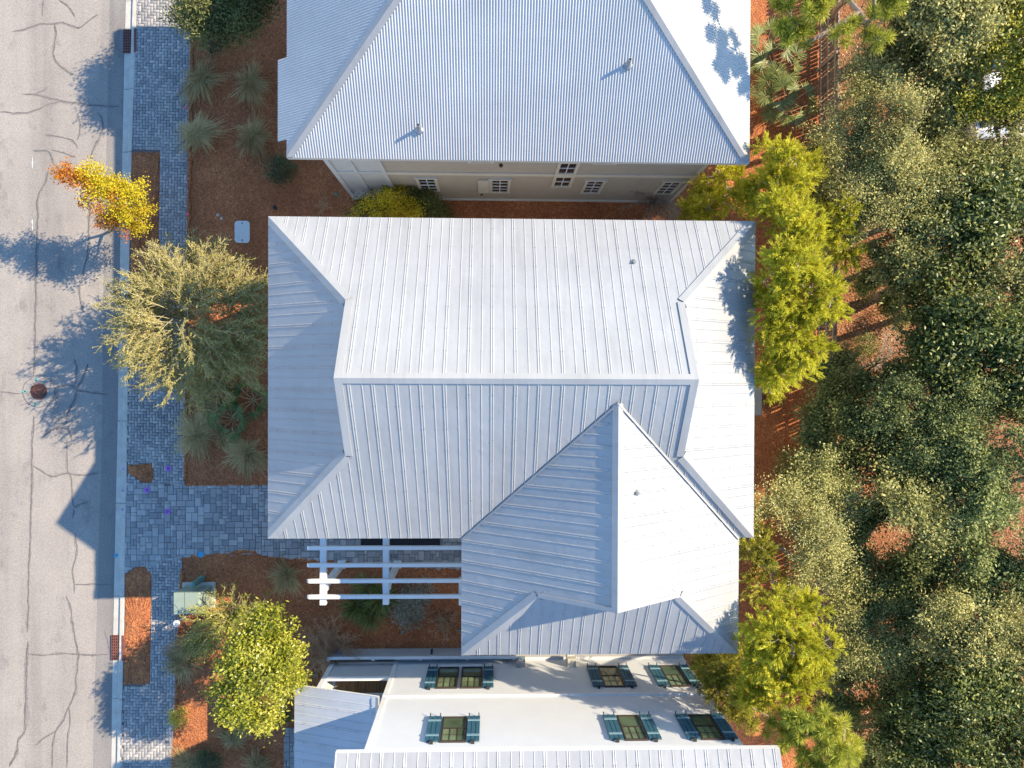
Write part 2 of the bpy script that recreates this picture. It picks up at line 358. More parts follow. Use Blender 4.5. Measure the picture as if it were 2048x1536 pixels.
cr(800, .9, (215, 430), (280, 470), (330, 505), (370, 505), (440, 478), (490, 495), (570, 495), (660, 480)); cr(800, .7, (440, 260), (445, 350), (450, 470), (475, 520), (475, 620), (490, 720), (510, 690), (580, 675))
cr(800, .7, (490, 720), (480, 780)); cr(800, .9, (500, 880), (510, 1000), (490, 1080), (475, 1140), (490, 1220), (490, 1280)); cr(800, .9, (490, 1220), (630, 1215), (740, 1222)); cr(800, .8, (435, 1290), (465, 1350), (475, 1420), (470, 1480))
cr(1071, 1.1, (480, 560), (495, 680), (520, 780), (510, 900), (495, 960), (510, 1010), (480, 1070), (455, 1130), (430, 1200), (370, 1290), (350, 1360), (345, 1460), (345, 1540))
cr(1071, .9, (455, 1130), (465, 1230), (445, 1350), (442, 1540)); cr(1071, .8, (370, 1290), (300, 1330), (230, 1390)); cr(1071, 1.0, (185, 780), (290, 795), (400, 780), (520, 785), (620, 788), (720, 785))
cr(1071, .7, (690, 620), (715, 700), (725, 780)); cr(1071, 1.5, (185, 700), (175, 900), (172, 1100), (165, 1300), (115, 1350), (120, 1410), (60, 1530))
def ribbon(name, pts, w, z, mat, parent, jit=.02, step=.1):
    P = [np.array(p) for p in pts]; out = []
    for a, b in zip(P[:-1], P[1:]):
        n = max(1, int(np.linalg.norm(b - a) / step))
        for i in range(n): out.append(a + (b - a) * i / n)
    out.append(P[-1]); out = np.array(out); n = len(out)
    out[1:-1] += rng.normal(0, jit, (n - 2, 2)); out[1:-1] = .5 * out[1:-1] + .25 * (out[2:] + out[:-2])
    d = np.gradient(out, axis=0); d /= np.linalg.norm(d, axis=1)[:, None] + 1e-9; s = np.stack([-d[:, 1], d[:, 0]], 1)
    ww = w * (.35 + .5 * rng.random(n) + .6 * rng.random(n) ** 3); ww[0] *= .2; ww[-1] *= .2
    L = out + s * ww[:, None] / 2; Rr = out - s * ww[:, None] / 2
    V = np.zeros((2 * n, 3)); V[0::2, :2] = L; V[1::2, :2] = Rr; V[:, 2] = z
    F = [(2 * i, 2 * i + 1, 2 * i + 3, 2 * i + 2) for i in range(n - 1)]
    return link(name, rawmesh(name, V, F), mat, parent)
for i_, (pts, w) in enumerate(CR):
    ribbon('crack_stain', [at(x, y, -.1) for x, y in pts], .095 * w, -.0952 + .00005 * i_, 'crack_stain', road, .03, .14)
    ribbon('road_crack', [at(x, y, -.1) for x, y in pts], .044 * w, -.0926 + .0001 * i_, 'crack', road)
for x, y0, y1 in ((65, 313, 338), (65, 438, 462)): ribbon('paint_dash', [at(x, y0, -.1), at(x, y1, -.1)], .05, -.0865, 'pale_paint', road, .003)
# kerb in cast lengths: low pan, then a raised strip
kerb = MB()
joints = [-700, -400, -190, 0, 177, 303, 471, 660, 842, 1007, 1193, 1398, 1600, 1900, 2300]
kerb_root = None
def kerb_piece(ya, yb, drop=False):
    mb = MB(); n = 5; secs = []
    for i in range(n + 1):
        y = ya + (yb - ya) * i / n
        if i == 0: y += .5
        if i == n: y -= .5
        a = np.array(at(k_in(y), y, 0)); b = np.array(at(k_out(y), y, 0)); d = b - a
        prof = [(0, -.3), (0, -.082), (.02, -.075), (.56, -.062), (.62, .005), (.66, .022), (.97, .03), (1, .02), (1, -.3)]
        secs.append([(*(a + d * f), z) for f, z in prof])
    for s0, s1 in zip(secs[:-1], secs[1:]):
        for j in range(len(s0) - 1): mb.poly([s0[j], s0[j + 1], s1[j + 1], s1[j]])
    mb.poly(secs[0][::-1]); mb.poly(secs[-1]); return mb
for ya, yb in zip(joints[:-1], joints[1:]):
    if kerb_root is None:
        kerb_root = kerb_piece(ya, yb).build('kerb', 'concrete'); kerb_root['kind'] = 'structure'
    else: kerb_piece(ya, yb).build('kerb_length', 'concrete', kerb_root)
# --- paving regions (photo outlines on the ground)
def G(*p): return [at(x, y, .04) for x, y in p]
walk_out = [at(k_out(y) - 1.2, y, .04) for y in range(-160, 1720, 40)] + [at(walk_r(y), y, .04) for y in range(1680, -200, -40)]
strip_a = G((261, 299), (320, 299), (317, 722), (256, 722))
strip_b = G((253, 930), (307, 926), (307, 960), (300, 967), (285, 966), (253, 946))
strip_c = G((249, 1147), (280, 1127), (291, 1133), (302, 1150), (301, 1372), (246, 1372))
drive = G((253, 967), (560, 967), (930, 1040), (930, 1143), (800, 1138), (660, 1126), (560, 1119), (520, 1108), (470, 1108), (440, 1113), (364, 1117), (318, 1122), (300, 1140), (280, 1126), (249, 1146))
drive_in = G((253, 970), (560, 970), (930, 1040), (930, 1143), (800, 1138), (660, 1126), (560, 1119), (520, 1108), (470, 1108), (440, 1113), (364, 1114), (318, 1119), (300, 1137), (280, 1124), (249, 1144))
path_e = G((569, 1456), (640, 1456), (640, 1640), (567, 1640))
ax = np.array(at(255, 865)) - np.array(at(264, 300)); ax /= np.linalg.norm(ax); ang = math.atan2(ax[0], -ax[1])   # kerb direction
ca, sa = math.cos(ang), math.sin(ang)
def loc2w(x, y): return (O0[0] + x * ca - y * sa, O0[1] + x * sa + y * ca)
O0 = at(258, 600)
def w2loc(p): dx, dy = p[0] - O0[0], p[1] - O0[1]; return dx * ca + dy * sa, -dx * sa + dy * ca
def bed(name, poly, z=.004):
    o = MB().poly([(x, y, z) for x, y in poly]).build(name, 'joint_sand'); o['kind'] = 'structure'; return o
sidewalk = bed('sidewalk', walk_out, .004); driveway = bed('driveway', drive, .008); porch_path = bed('path', path_e, .004)
def in_walk(p): return inside(p, walk_out) and not (inside(p, strip_a) or inside(p, strip_b) or inside(p, strip_c) or inside(p, drive_in))
def paver_mesh(w, h):
    key = (round(w, 3), round(h, 3))
    if key not in PM:
        g = .007; PM[key] = MB().tbox(-w / 2 + g, w / 2 - g, -h / 2 + g, h / 2 - g, 0, .045, .008).mesh('paver'); PM[key].materials.append(M['paver'])
    return PM[key]
PM = {}
def lay(items, parent, rot, limit=300):
    """items: (x, y, w, h, priority): the first ones as single stones, the rest joined"""
    items = sorted(items, key=lambda i: -i[4]); V = []; F = []; b = 0
    for k, (x, y, w, h, _) in enumerate(items):
        dz = rng.uniform(-.004, .004)
        if k < limit:
            o = bpy.data.objects.new('paver', paver_mesh(w, h)); C.objects.link(o); o.location = (x, y, dz); o.rotation_euler = (rng.normal(0, .006), rng.normal(0, .006), rot); o.parent = parent
        else:
            me = MB(); g = .007; me.tbox(-w / 2 + g, w / 2 - g, -h / 2 + g, h / 2 - g, 0, .045, .008); v = np.array(me.v); c, s = math.cos(rot), math.sin(rot)
            tx, ty = rng.normal(0, .006, 2); v[:, 2] += dz + v[:, 0] * tx + v[:, 1] * ty
            V.append(np.stack([v[:, 0] * c - v[:, 1] * s + x, v[:, 0] * s + v[:, 1] * c + y, v[:, 2]], 1)); F.append(np.array([q for q in me.f if len(q) == 4]) + b); b += len(v)
    if V: tag(link('joined_pavers', rawmesh('joined_pavers', np.concatenate(V), np.concatenate(F)), 'paver', parent), kind='stuff')
def trimmed(lx, ly, w, h, test):
    """a paver cut to the part of it that lies inside the paving"""
    nx, ny = max(2, round(w / .06)), max(2, round(h / .06)); ins = [(i, j) for i in range(nx) for j in range(ny) if test(lx - w / 2 + (i + .5) * w / nx, ly - h / 2 + (j + .5) * h / ny)]
    if len(ins) == nx * ny: return lx, ly, w, h
    if len(ins) < .2 * nx * ny: return None
    i0, i1 = min(i for i, _ in ins), max(i for i, _ in ins) + 1; j0, j1 = min(j for _, j in ins), max(j for _, j in ins) + 1
    return lx - w / 2 + (i0 + i1) / 2 * w / nx, ly - h / 2 + (j0 + j1) / 2 * h / ny, (i1 - i0) * w / nx, (j1 - j0) * h / ny
# herringbone sidewalk
bw = .116; items = []
corner = [w2loc(p) for p in walk_out]; x0 = min(c[0] for c in corner); x1 = max(c[0] for c in corner); y0 = min(c[1] for c in corner); y1 = max(c[1] for c in corner)
vis = lambda p: -abs(p[1] - 9.5) if p[1] > 3 else -abs(p[1] + 1) - 2
for i in range(int((x1 - x0) / bw) + 3):
    for j in range(int((y1 - y0) / bw) + 3):
        tt = (i - j) % 4; X = x0 + i * bw; Y = y0 + j * bw
        if tt == 0: lx, ly, w, h = X + bw, Y + bw / 2, 2 * bw, bw
        elif tt == 2: lx, ly, w, h = X + bw / 2, Y, bw, 2 * bw
        else: continue
        c_ = trimmed(lx, ly, w, h, lambda X, Y: in_walk(loc2w(X, Y)))
        if c_: p = loc2w(c_[0], c_[1]); items.append((p[0], p[1], c_[2], c_[3], vis(p)))
lay(items, sidewalk, ang)
# random ashlar driveway
def ashlar(poly, parent, c=.118, rot=0.0, limit=300, pri=None):
    xs = [p[0] for p in poly]; ys = [p[1] for p in poly]; nx = int((max(xs) - min(xs)) / c) + 2; ny = int((max(ys) - min(ys)) / c) + 2
    occ = np.zeros((nx + 4, ny + 4), bool); out = []
    for j in range(ny):
        for i in range(nx):
            if occ[i, j]: continue
            opts = [(2, 2), (2, 2), (3, 2), (3, 2), (2, 3), (2, 1), (1, 2)]; random.shuffle(opts)
            for w, h in opts + [(1, 1)]:
                if not occ[i:i + w, j:j + h].any(): break
            occ[i:i + w, j:j + h] = True
            p = (min(xs) + (i + w / 2) * c, min(ys) + (j + h / 2) * c)
            t_ = trimmed(p[0], p[1], w * c, h * c, lambda X, Y: inside((X, Y), poly))
            if t_: out.append((*t_, w * h + (pri(p) if pri else 0)))
    lay(out, parent, rot, limit)
ashlar(drive, driveway, pri=lambda p: 3 if p[0] < -1 and p[1] < -4 else 0); ashlar(path_e, porch_path, limit=60)
# drifts of pine straw over the paving edge and loose straw bundles
def mound(name, pts, h, mat, label=None, parent=None, z0=0.0):
    cx = sum(p[0] for p in pts) / len(pts); cy = sum(p[1] for p in pts) / len(pts); mb = MB(); rings = [(1, 0), (.86, .55), (.55, .9), (.2, 1)]
    n = len(pts); b = 0
    for f, hz in rings: mb.v += [(cx + (x - cx) * f + rng.normal(0, .012), cy + (y - cy) * f + rng.normal(0, .012), z0 + h * hz + rng.normal(0, .008) * (hz > 0)) for x, y in pts]
    for r_ in range(len(rings) - 1):
        for k in range(n): mb.f.append((r_ * n + k, r_ * n + (k + 1) % n, (r_ + 1) * n + (k + 1) % n, (r_ + 1) * n + k))
    mb.f.append(tuple((len(rings) - 1) * n + k for k in range(n)))
    o = mb.build(name, mat, parent); o['kind'] = 'structure'; return o
def densify(pts, step=.12, jit=.018):
    out = []
    for a, b in zip(pts, pts[1:] + pts[:1]):
        a = np.array(a); b = np.array(b); n = max(1, int(np.linalg.norm(b - a) / step))
        for i in range(n): out.append(tuple(a + (b - a) * i / n + rng.normal(0, jit, 2)))
    return out
for s in (strip_a, strip_b, strip_c): mound('mulch_strip', densify(s), .06, 'pine_straw')
def drape(name, pts, w, mat, parent=None, z=.05):      # ragged drift of straw lying over a paving edge
    P = [np.array(p) for p in pts]; out = []
    for a, b in zip(P[:-1], P[1:]):
        n = max(1, int(np.linalg.norm(b - a) / .09))
        for i in range(n): out.append(a + (b - a) * i / n)
    out.append(P[-1]); out = np.array(out); n = len(out)
    d = np.gradient(out, axis=0); d /= np.linalg.norm(d, axis=1)[:, None] + 1e-9; s = np.stack([-d[:, 1], d[:, 0]], 1)
    V = []
    for k in range(n):
        a, b = w * rng.uniform(.15, .6), w * rng.uniform(.5, .8)
        for off, h in ((-b, .0), (-.05 * w, z + rng.uniform(0, .02)), (a * .5, z * .8 + .014), (a, .035)): V.append((*(out[k] + s[k] * off), h))
    F = [(4 * i + j, 4 * i + j + 1, 4 * i + j + 5, 4 * i + j + 4) for i in range(n - 1) for j in range(3)]
    o = link(name, rawmesh(name, V, F), mat, parent); return o
drape('mulch_edge', [at(walk_r(y) + 1, y) for y in range(960, -160, -20)][::-1], .22, 'pine_straw', ground)
drape('mulch_edge', G((371, 970), (440, 969), (560, 968))[::-1], .14, 'pine_straw', ground)
drape('mulch_edge', G((364, 1119), (400, 1113), (440, 1112), (472, 1107), (500, 1103), (525, 1118), (560, 1119), (660, 1126), (800, 1138), (930, 1144)), .3, 'pine_straw', ground)
drape('mulch_edge', [at(walk_r(y) + 1, y) for y in range(1680, 1120, -20)][::-1], .2, 'pine_straw', ground)
# ================================================================== houses
def slope_panels(root, roof, O, ud, vd, s, z0, us, lo, hi, w=.61, h=.021, mat='roof_metal', screws=None, start=None, name='roof_panel'):
    """V-crimp steel panels on one roof slope. O: plan point of (u=0,v=0); ud, vd plan unit vectors; lo/hi: v limits at the break points us"""
    prof = [(0, h), (.025, 0), (w / 2 - .022, 0), (w / 2, h * .8), (w / 2 + .022, 0), (w - .085, 0), (w - .06, h), (w - .03, h * .25), (w, h)]
    u0, u1 = us[0], us[-1]; a = u0 if start is None else start
    while a > u0: a -= w
    def P(u, v, hh):
        return (O[0] + ud[0] * u + vd[0] * v, O[1] + ud[1] * u + vd[1] * v, z0 + s * v + hh)
    while a < u1 - .02:
        ps = [(a + d, hh) for d, hh in prof]; bs = [u for u in us if a + 1e-3 < u < a + w - 1e-3]
        for ub in bs: ps.append((ub, float(np.interp(ub - a, [p[0] for p in prof], [p[1] for p in prof]))))
        ps = sorted(p for p in ps if u0 - 1e-6 <= p[0] <= u1 + 1e-6); mb = MB(); prev = None
        for u, hh in ps:
            l = float(np.interp(u, us, lo)); t_ = float(np.interp(u, us, hi)); cur = (u, l, t_, hh) if t_ - l > .012 else None
            if prev and cur: mb.poly([P(prev[0], prev[1], prev[3]), P(u, l, hh), P(u, t_, hh), P(prev[0], prev[2], prev[3])])
            elif prev and not cur: mb.poly([P(prev[0], prev[1], prev[3]), P(u, (l + t_) / 2, hh), P(prev[0], prev[2], prev[3])])
            elif cur and not prev and mb.v == [] and u > u0 + .01: pass
            if cur and screws is not None and hh > .015:
                v = l + .35
                while v < t_ - .2: screws.append(P(u, v, hh)); v += .62
            prev = cur
        if mb.f: mb.build(name, mat, roof)
        a += w
def cap(name, p, q, da, db, w, lift, mat, parent, mitre=False):
    """bent cap strip along p-q, wings w wide towards da and db (unit, lying on the two slopes)"""
    p, q, da, db = (np.array(x, float) for x in (p, q, da, db)); up = np.array([0, 0, lift]); mb = MB(); e = np.array([0, 0, -lift * .8])
    eh = (q - p) / np.linalg.norm(q - p)
    for d in (da, db):
        a, b = p + up, q + up; c, g = q + d * w + up, p + d * w + up
        if mitre: g = g + eh * w / 1.21
        mb.poly([a, b, c, g]); mb.poly([g, c, c + e, g + e])
    return mb.build(name, mat, parent)
def unit(*v): v = np.array(v, float); return v / np.linalg.norm(v)
def screw_part(pts, parent):
    if not pts: return
    V = []; F = []; r = .012
    for i, p in enumerate(pts):
        x, y, z = p; b = 5 * i; V += [(x - r, y - r, z), (x + r, y - r, z), (x + r, y + r, z), (x - r, y + r, z), (x, y, z + .014)]
        F += [(b, b + 1, b + 4), (b + 1, b + 2, b + 4), (b + 2, b + 3, b + 4), (b + 3, b, b + 4)]
    tag(link('screw_heads', rawmesh('screw_heads', V, F), 'grey_metal', parent), kind='stuff')
def vent(parent, x, y, z, h, r=.04, name='vent_pipe'):
    mb = MB().lathe((x, y, z - .25), [(r, 0), (r, .25 + h), (r * .8, .25 + h), (r * .8, .2 + h)], 14); p = mb.build(name, 'grey_metal', parent, smooth=False)
    MB().lathe((x, y, z - .3), [(r * 3, 0), (r * 3, .3), (r * 1.8, .34), (r + .008, .4), (r + .003, .41)], 18).build('flashing_boot', 'grey_metal', parent)
    return p

# ---------------------------------------------------------------- middle house
x0, x1, y0, y1, ze, S = -6.646, 7.969, -4.793, 4.797, 6.986, .6825
ym = (y0 + y1) / 2; hw = (y1 - y0) / 2; zr = ze + S * hw; xl, xr = -3.98, 5.313; hl, hr = xl - x0, x1 - xr
wx0, wx1, wy0 = -.88, 7.52, -8.31; wxm = (wx0 + wx1) / 2; whw = (wx1 - wx0) / 2; wzr = ze + S * whw; gy = -6.12; gh = gy - wy0
hA = thing('house', 'middle house under the big pale steel roof with crossing ridges', 'house', (0, 0, 0))
wall = MB().box(x0 + .55, x1 - .55, y0 + .5, y1 - .5, 0, ze - .12).box(wx0 + .55, wx1 - .55, wy0 + .5, y0 + .49, 0, ze - .12)
wall.build('wall', 'white_siding', hA)
E_ = 1e-4
roof = MB()
zs = ze - .12                                  # soffits and fascia boards
roof.box(x0 + .03, x1 - .03, y0 + .03, y1 - .03, zs, zs + .02).box(wx0 + .03, wx1 - .03, wy0 + .03, y0 + .02, zs, zs + .02)
for a in ((x0, x1, y1 - .03, y1 - .005), (x0, wx0, y0 + .005, y0 + .03), (wx1, x1, y0 + .005, y0 + .03), (x0 + .005, x0 + .03, y0 + .04, y1 - .04), (x1 - .03, x1 - .005, y0 + .04, y1 - .04),
          (wx0 + .005, wx0 + .03, wy0 + .04, y0), (wx1 - .03, wx1 - .005, wy0 + .04, y0), (wx0, wx1, wy0 + .005, wy0 + .03)): roof.box(*a, zs - .06, ze - .012)
def tri_wall(mb, ax_, c, lo_, hi_, zb, zt, t=.05):
    m_ = (lo_ + hi_) / 2
    for e in (-t / 2, t / 2):
        pts = [(c + e, lo_, zb), (c + e, hi_, zb), (c + e, m_, zt)] if ax_ == 'x' else [(lo_, c + e, zb), (hi_, c + e, zb), (m_, c + e, zt)]
        mb.poly(pts)
tri_wall(roof, 'x', xl + .28, y0 + hl, y1 - hl, ze + S * hl - .05, zr - .06); tri_wall(roof, 'x', xr - .28, y0 + hr, y1 - hr, ze + S * hr - .05, zr - .06)
tri_wall(roof, 'y', gy + .28, wx0 + gh, wx1 - gh, ze + S * gh - .05, wzr - .06)
roofA = roof.build('roof', 'white_paint', hA)
scr = []
slope_panels(hA, roofA, (0, y1), (1, 0), (0, -1), S, ze, [x0, xl, xl + E_, xr - E_, xr, x1], [0] * 6, [0, hl, hw, hw, hr, 0], screws=scr, start=-3.62)
slope_panels(hA, roofA, (0, y0), (1, 0), (0, 1), S, ze, [x0, xl, xl + E_, wx0, wxm, xr - E_, xr, wx1, x1], [0, 0, 0, 0, whw, wx1 - xr, wx1 - xr, 0, 0], [0, hl, hw, hw, hw, hw, hr, hr - (wx1 - xr), 0], screws=scr, start=-3.62)
slope_panels(hA, roofA, (x0, 0), (0, 1), (1, 0), S, ze, [y0, y0 + hl + .25, y1 - hl - .25, y1], [0] * 4, [0, hl + .25, hl + .25, 0], screws=scr, start=-.3)
slope_panels(hA, roofA, (x1, 0), (0, 1), (-1, 0), S, ze, [y0, y0 + hr + .25, y1 - hr - .25, y1], [0] * 4, [0, hr + .25, hr + .25, 0], screws=scr, start=-.1)
slope_panels(hA, roofA, (wx0, 0), (0, 1), (1, 0), S, ze, [wy0, gy, gy + E_, y0, y0 + whw], [0, 0, 0, 0, whw], [0, gh, whw, whw, whw], screws=scr, start=-6.05)
slope_panels(hA, roofA, (wx1, 0), (0, 1), (-1, 0), S, ze, [wy0, gy, gy + E_, y0, y0 + whw], [0, 0, 0, 0, whw], [0, gh, whw, whw, whw], screws=scr, start=-6.05)
slope_panels(hA, roofA, (0, wy0), (1, 0), (0, 1), S, ze, [wx0, wx0 + gh + .25, wx1 - gh - .25, wx1], [0] * 4, [0, gh + .25, gh + .25, 0], screws=scr, start=3.32)
screw_part(scr, roofA)
dn, ds, dw, de = unit(0, 1, -S), unit(0, -1, -S), unit(-1, 0, -S), unit(1, 0, -S)
cap('ridge_cap', (xl, ym, zr), (xr, ym, zr), dn, ds, .17, .045, 'trim_metal', roofA)
cap('ridge_cap', (wxm, gy, wzr), (wxm, y0 + whw - .04, wzr), dw, de, .17, .045, 'trim_metal', roofA)
def hip(p, q, da, db, w=.17): cap('hip_cap', p, q, da, db, w, .045, 'trim_metal', roofA)
k2 = 1 / math.sqrt(2)
def inpl(n_, e):       # direction in slope perpendicular to the hip e
    e = unit(*e); d = np.cross(n_, e); d = unit(*d); return d if d[2] < 0 else -d
nN, nS, nW, nE = unit(0, S, 1), unit(0, -S, 1), unit(-S, 0, 1), unit(S, 0, 1)
def hipline(cx, cy, sx, sy, L, na, nb):
    p = np.array((cx, cy, ze)); q = np.array((cx + sx * L, cy + sy * L, ze + S * L)); e = q - p
    def wing(n_, other):
        d = np.cross(n_, e); d = unit(*d); return d if np.dot(d, other) < 0 else -d
    cap('hip_cap', p + e * .004, q, wing(na, nb), wing(nb, na), .19, .045, 'trim_metal', roofA, True)
hipline(x0, y1, 1, -1, hl, nN, nW); hipline(x0, y0, 1, 1, hl, nS, nW); hipline(x1, y1, -1, -1, hr, nN, nE); hipline(x1, y0, -1, 1, hr, nS, nE)
hipline(wx0, wy0, 1, 1, gh, nS, nW); hipline(wx1, wy0, -1, 1, gh, nS, nE)
# rake trims of the gablets and valley trims
def strip(name, p, q, side, w, lift, drop, mat='trim_metal'):
    p, q, side = np.array(p, float), np.array(q, float), np.array(side, float); u = np.array([0, 0, lift]); dz = np.array([0, 0, -drop]); mb = MB()
    mb.poly([p + u, q + u, q + side * w + u, p + side * w + u]); mb.poly([p + u, q + u, q + dz, p + dz]); mb.poly([p + side * w + u, q + side * w + u, q + side * w, p + side * w]); mb.build(name, mat, roofA)
for X, sg, hh in ((xl, 1, hl), (xr, -1, hr)):
    for yy in (y1 - hh, y0 + hh): strip('rake_trim', (X - sg * .012, ym, zr), (X - sg * .012, yy, ze + S * hh), (sg, 0, 0), .2, .046, .14)
for xx in (wx0 + gh, wx1 - gh): strip('rake_trim', (wxm, gy - .012, wzr), (xx, gy - .012, ze + S * gh), (0, 1, 0), .12, .046, .12)
for sgn, xx in ((1, wx0), (-1, wx1)):
    p = np.array((xx, y0, ze)); q = np.array((wxm, y0 + whw, wzr)); e = unit(*(q - p)); d = np.cross(nW if sgn > 0 else nE, e); d = unit(*d); d = d if d[1] < 0 else -d
    strip('valley_trim', p, q, d, .06, .06, .03)
vent(roofA, *at(1276, 517, 8.6), ze + S * (y1 - at(1276, 517, 8.6)[1]), .1, .03); vent(roofA, *at(1275, 987, 9.6), ze + S * (wx1 - at(1275, 987, 9.6)[0]), .1, .03)
# brackets on the south wall of the wing
for bx_ in (1042, 1096, 1152, 1212): 
    X, Y = at(bx_, 1312, 3.0); MB().box(X - .09, X + .09, wy0 + .0, wy0 + .5, 2.2, 2.42).build('bracket', 'cream_trim', hA)

# ---------------------------------------------------------------- north house (taupe boards, corrugated roof)
nX0, nX1, nY, nz, nS_ = -6.174, 7.851, 6.60, 6.766, .68
wX0, wX1, wY, nFar = -5.46, 7.10, 7.088, 17.3
hB = thing('house', 'taupe clapboard house with corrugated roof at top of picture', 'house', (0, 12, 0))
MB().box(wX0 + .02, wX1 - .02, wY + .03, nFar - .6, 0, nz - .15).build('wall', 'taupe_siding', hB)
sd = MB(); zz = .24; lap = .115; xs0 = -3.62
while zz < nz - .25:                          # lapped boards
    z2 = min(zz + lap, nz - .2); sd.poly([(xs0, wY - .024, zz), (wX1 - .13, wY - .024, zz), (wX1 - .13, wY - .008, z2), (xs0, wY - .008, z2)]); sd.poly([(xs0, wY - .008, zz), (wX1 - .13, wY - .008, zz), (wX1 - .13, wY - .024, zz), (xs0, wY - .024, zz)]); zz = z2
sd.build('clapboards', 'taupe_siding', hB, 'stuff')
def trim(nm, X0, X1, z0, z1, d, mat='cream_trim', par=None, Y=wY, sg=-1, d0=0.0):
    a, b = sorted((Y + sg * d0, Y + sg * d)); return MB().box(X0, X1, a, b, z0, z1).build(nm, mat, par or hB)
trim('belt_course', xs0, wX1, 3.56, 3.84, .06); trim('base_board', wX0, wX1, .0, .17, .055); trim('water_table', wX0, wX1, .17, .24, .09)
trim('corner_board', wX1 - .13, wX1, .24, 3.56, .05); trim('corner_board', wX1 - .13, wX1, 3.84, nz - .2, .05); trim('corner_board', xs0 - .16, xs0, .24, nz - .2, .075, 'panel_white')
# white framed panels at the west end
for X0, X1 in ((wX0, wX0 + .16), (-4.72, -4.58)): trim('panel_stile', X0, X1, .24, nz - .2, .07, 'panel_white')
for z0, z1 in ((.62, .74), (3.56, 3.84), (5.6, 5.75)):
    for X0, X1 in ((wX0 + .16, -4.72), (-4.58, xs0 - .16)): trim('panel_rail', X0, X1, z0, z1, .06, 'panel_white')
for X0, X1 in ((wX0 + .16, -4.72), (-4.58, xs0 - .16)):
    for z0, z1 in ((.24, .62), (.74, 3.56), (3.84, 5.6)): trim('panel', X0, X1, z0, z1, .02, 'panel_white')
def nwin(X0, X1, z0, z1, cols, rows, name='window', head=True):
    f = MB(); t_ = .1; Y = wY; a, b = Y - .07, Y - .0
    f.box(X0, X0 + t_, a, b, z0, z1).box(X1 - t_, X1, a, b, z0, z1).box(X0 + t_, X1 - t_, a, b, z0, z0 + t_).box(X0 + t_, X1 - t_, a, b, z1 - t_, z1)
    if head: f.box(X0 - .04, X1 + .04, Y - .1, Y, z1 + .002, z1 + .1)
    w = f.build(name, 'cream_trim', hB)
    ix0, ix1, iz0, iz1 = X0 + t_, X1 - t_, z0 + t_, z1 - t_; cw = (ix1 - ix0) / cols; rh = (iz1 - iz0) / rows; mt = .028
    for i in range(cols):
        for j in range(rows):
            MB().box(ix0 + i * cw + mt / 2, ix0 + (i + 1) * cw - mt / 2, Y - .036, Y - .027, iz0 + j * rh + mt / 2, iz0 + (j + 1) * rh - mt / 2).build('pane', 'dark_glass', w)
    mu = MB()
    for i in range(1, cols): mu.box(ix0 + i * cw - mt / 2, ix0 + i * cw + mt / 2, Y - .05, Y - .026, iz0, iz1)
    for j in range(1, rows):
        for i in range(cols): mu.box(ix0 + i * cw + mt / 2, ix0 + (i + 1) * cw - mt / 2, Y - .05 - .01 * (j == rows // 2), Y - .026, iz0 + j * rh - mt / 2, iz0 + j * rh + mt / 2)
    mu.build('muntin', 'white_paint', w); return w
nwin(-2.72, -1.96, 1.28, 3.12, 2, 4); nwin(-.10, .66, 1.24, 3.08, 2, 4); nwin(3.32, 4.06, 1.3, 3.1, 2, 4); nwin(6.09, 6.83, 1.32, 3.08, 2, 4)
nwin(2.15, 2.87, 2.18, 3.56, 2, 2, head=False); nwin(2.15, 2.87, 3.845, 5.2, 2, 2, head=False)
trim('mullion_board', 2.15, 2.87, 3.562, 3.843, .085)
for X0, X1 in ((-.80, .04), (3.28, 4.06)): nwin(X0, X1, 5.05, 6.45, 2, 4)
sh = MB().box(-.52, -.11, wY - .085, wY - .03, 1.3, 2.95); sh.build('shutter', 'cream_trim', hB)
MB().tube((-.45, wY - .12, 1.2), (-.36, wY - .12, 1.2), .035).build('shutter_catch', 'dark_metal', hB)
MB().lathe((.28, wY - .14, 5.0), [(.05, 0), (.07, .08), (.04, .18)], 10).build('wall_lamp', 'dark_metal', hB)
# roof: corrugated sheets as real waves
rb = MB().box(nX0 + .04, nX1 - .04, nY + .04, nFar, nz - .14, nz - .12)
for a in ((nX0, nX1, nY + .01, nY + .04), (nX0 + .01, nX0 + .04, nY + .05, nFar), (nX1 - .04, nX1 - .01, nY + .05, nFar)): rb.box(*a, nz - .2, nz - .02)
roofB = rb.build('roof', 'cream_trim', hB)
def corrugated(name, O, ud, vd, us, lo, hi, pitch=.079, amp=.0135, n=6):
    u = us[0]; V = []; F = []
    cols = sorted(set(np.round(np.concatenate([np.arange(us[0], us[-1], pitch / n), us]), 5)))
    for u in cols:
        l, t_ = float(np.interp(u, us, lo)), float(np.interp(u, us, hi)); hh = amp * math.sin(2 * math.pi * u / pitch)
        for v in (l, t_): V.append((O[0] + ud[0] * u + vd[0] * v, O[1] + ud[1] * u + vd[1] * v, nz + nS_ * v + hh))
    F = [(2 * i, 2 * i + 2, 2 * i + 3, 2 * i + 1) for i in range(len(cols) - 1)]
    me = rawmesh(name, V, F); me.shade_smooth(); return link(name, me, 'corrugated_metal', roofB)
nh = (nFar - nY) / 2; nYm = (nFar + nY) / 2; ext = .33
corrugated('corrugated_slope', (0, nY), (1, 0), (0, 1), [nX0, nX0 + nh, nX1 - nh, nX1], [0] * 4, [0, nh, nh, 0])
corrugated('corrugated_slope', (0, nFar), (1, 0), (0, -1), [nX0, nX0 + nh, nX1 - nh, nX1], [0] * 4, [0, nh, nh, 0])
corrugated('corrugated_slope', (nX0, 0), (0, 1), (1, 0), [nY, 7.15, 7.15 + E_, 9.62, 9.62 + E_, nYm, nFar], [0, 0, -ext, -ext, 0, 0, 0], [0, .55, .55, 3.02, 3.02, nh, 0])
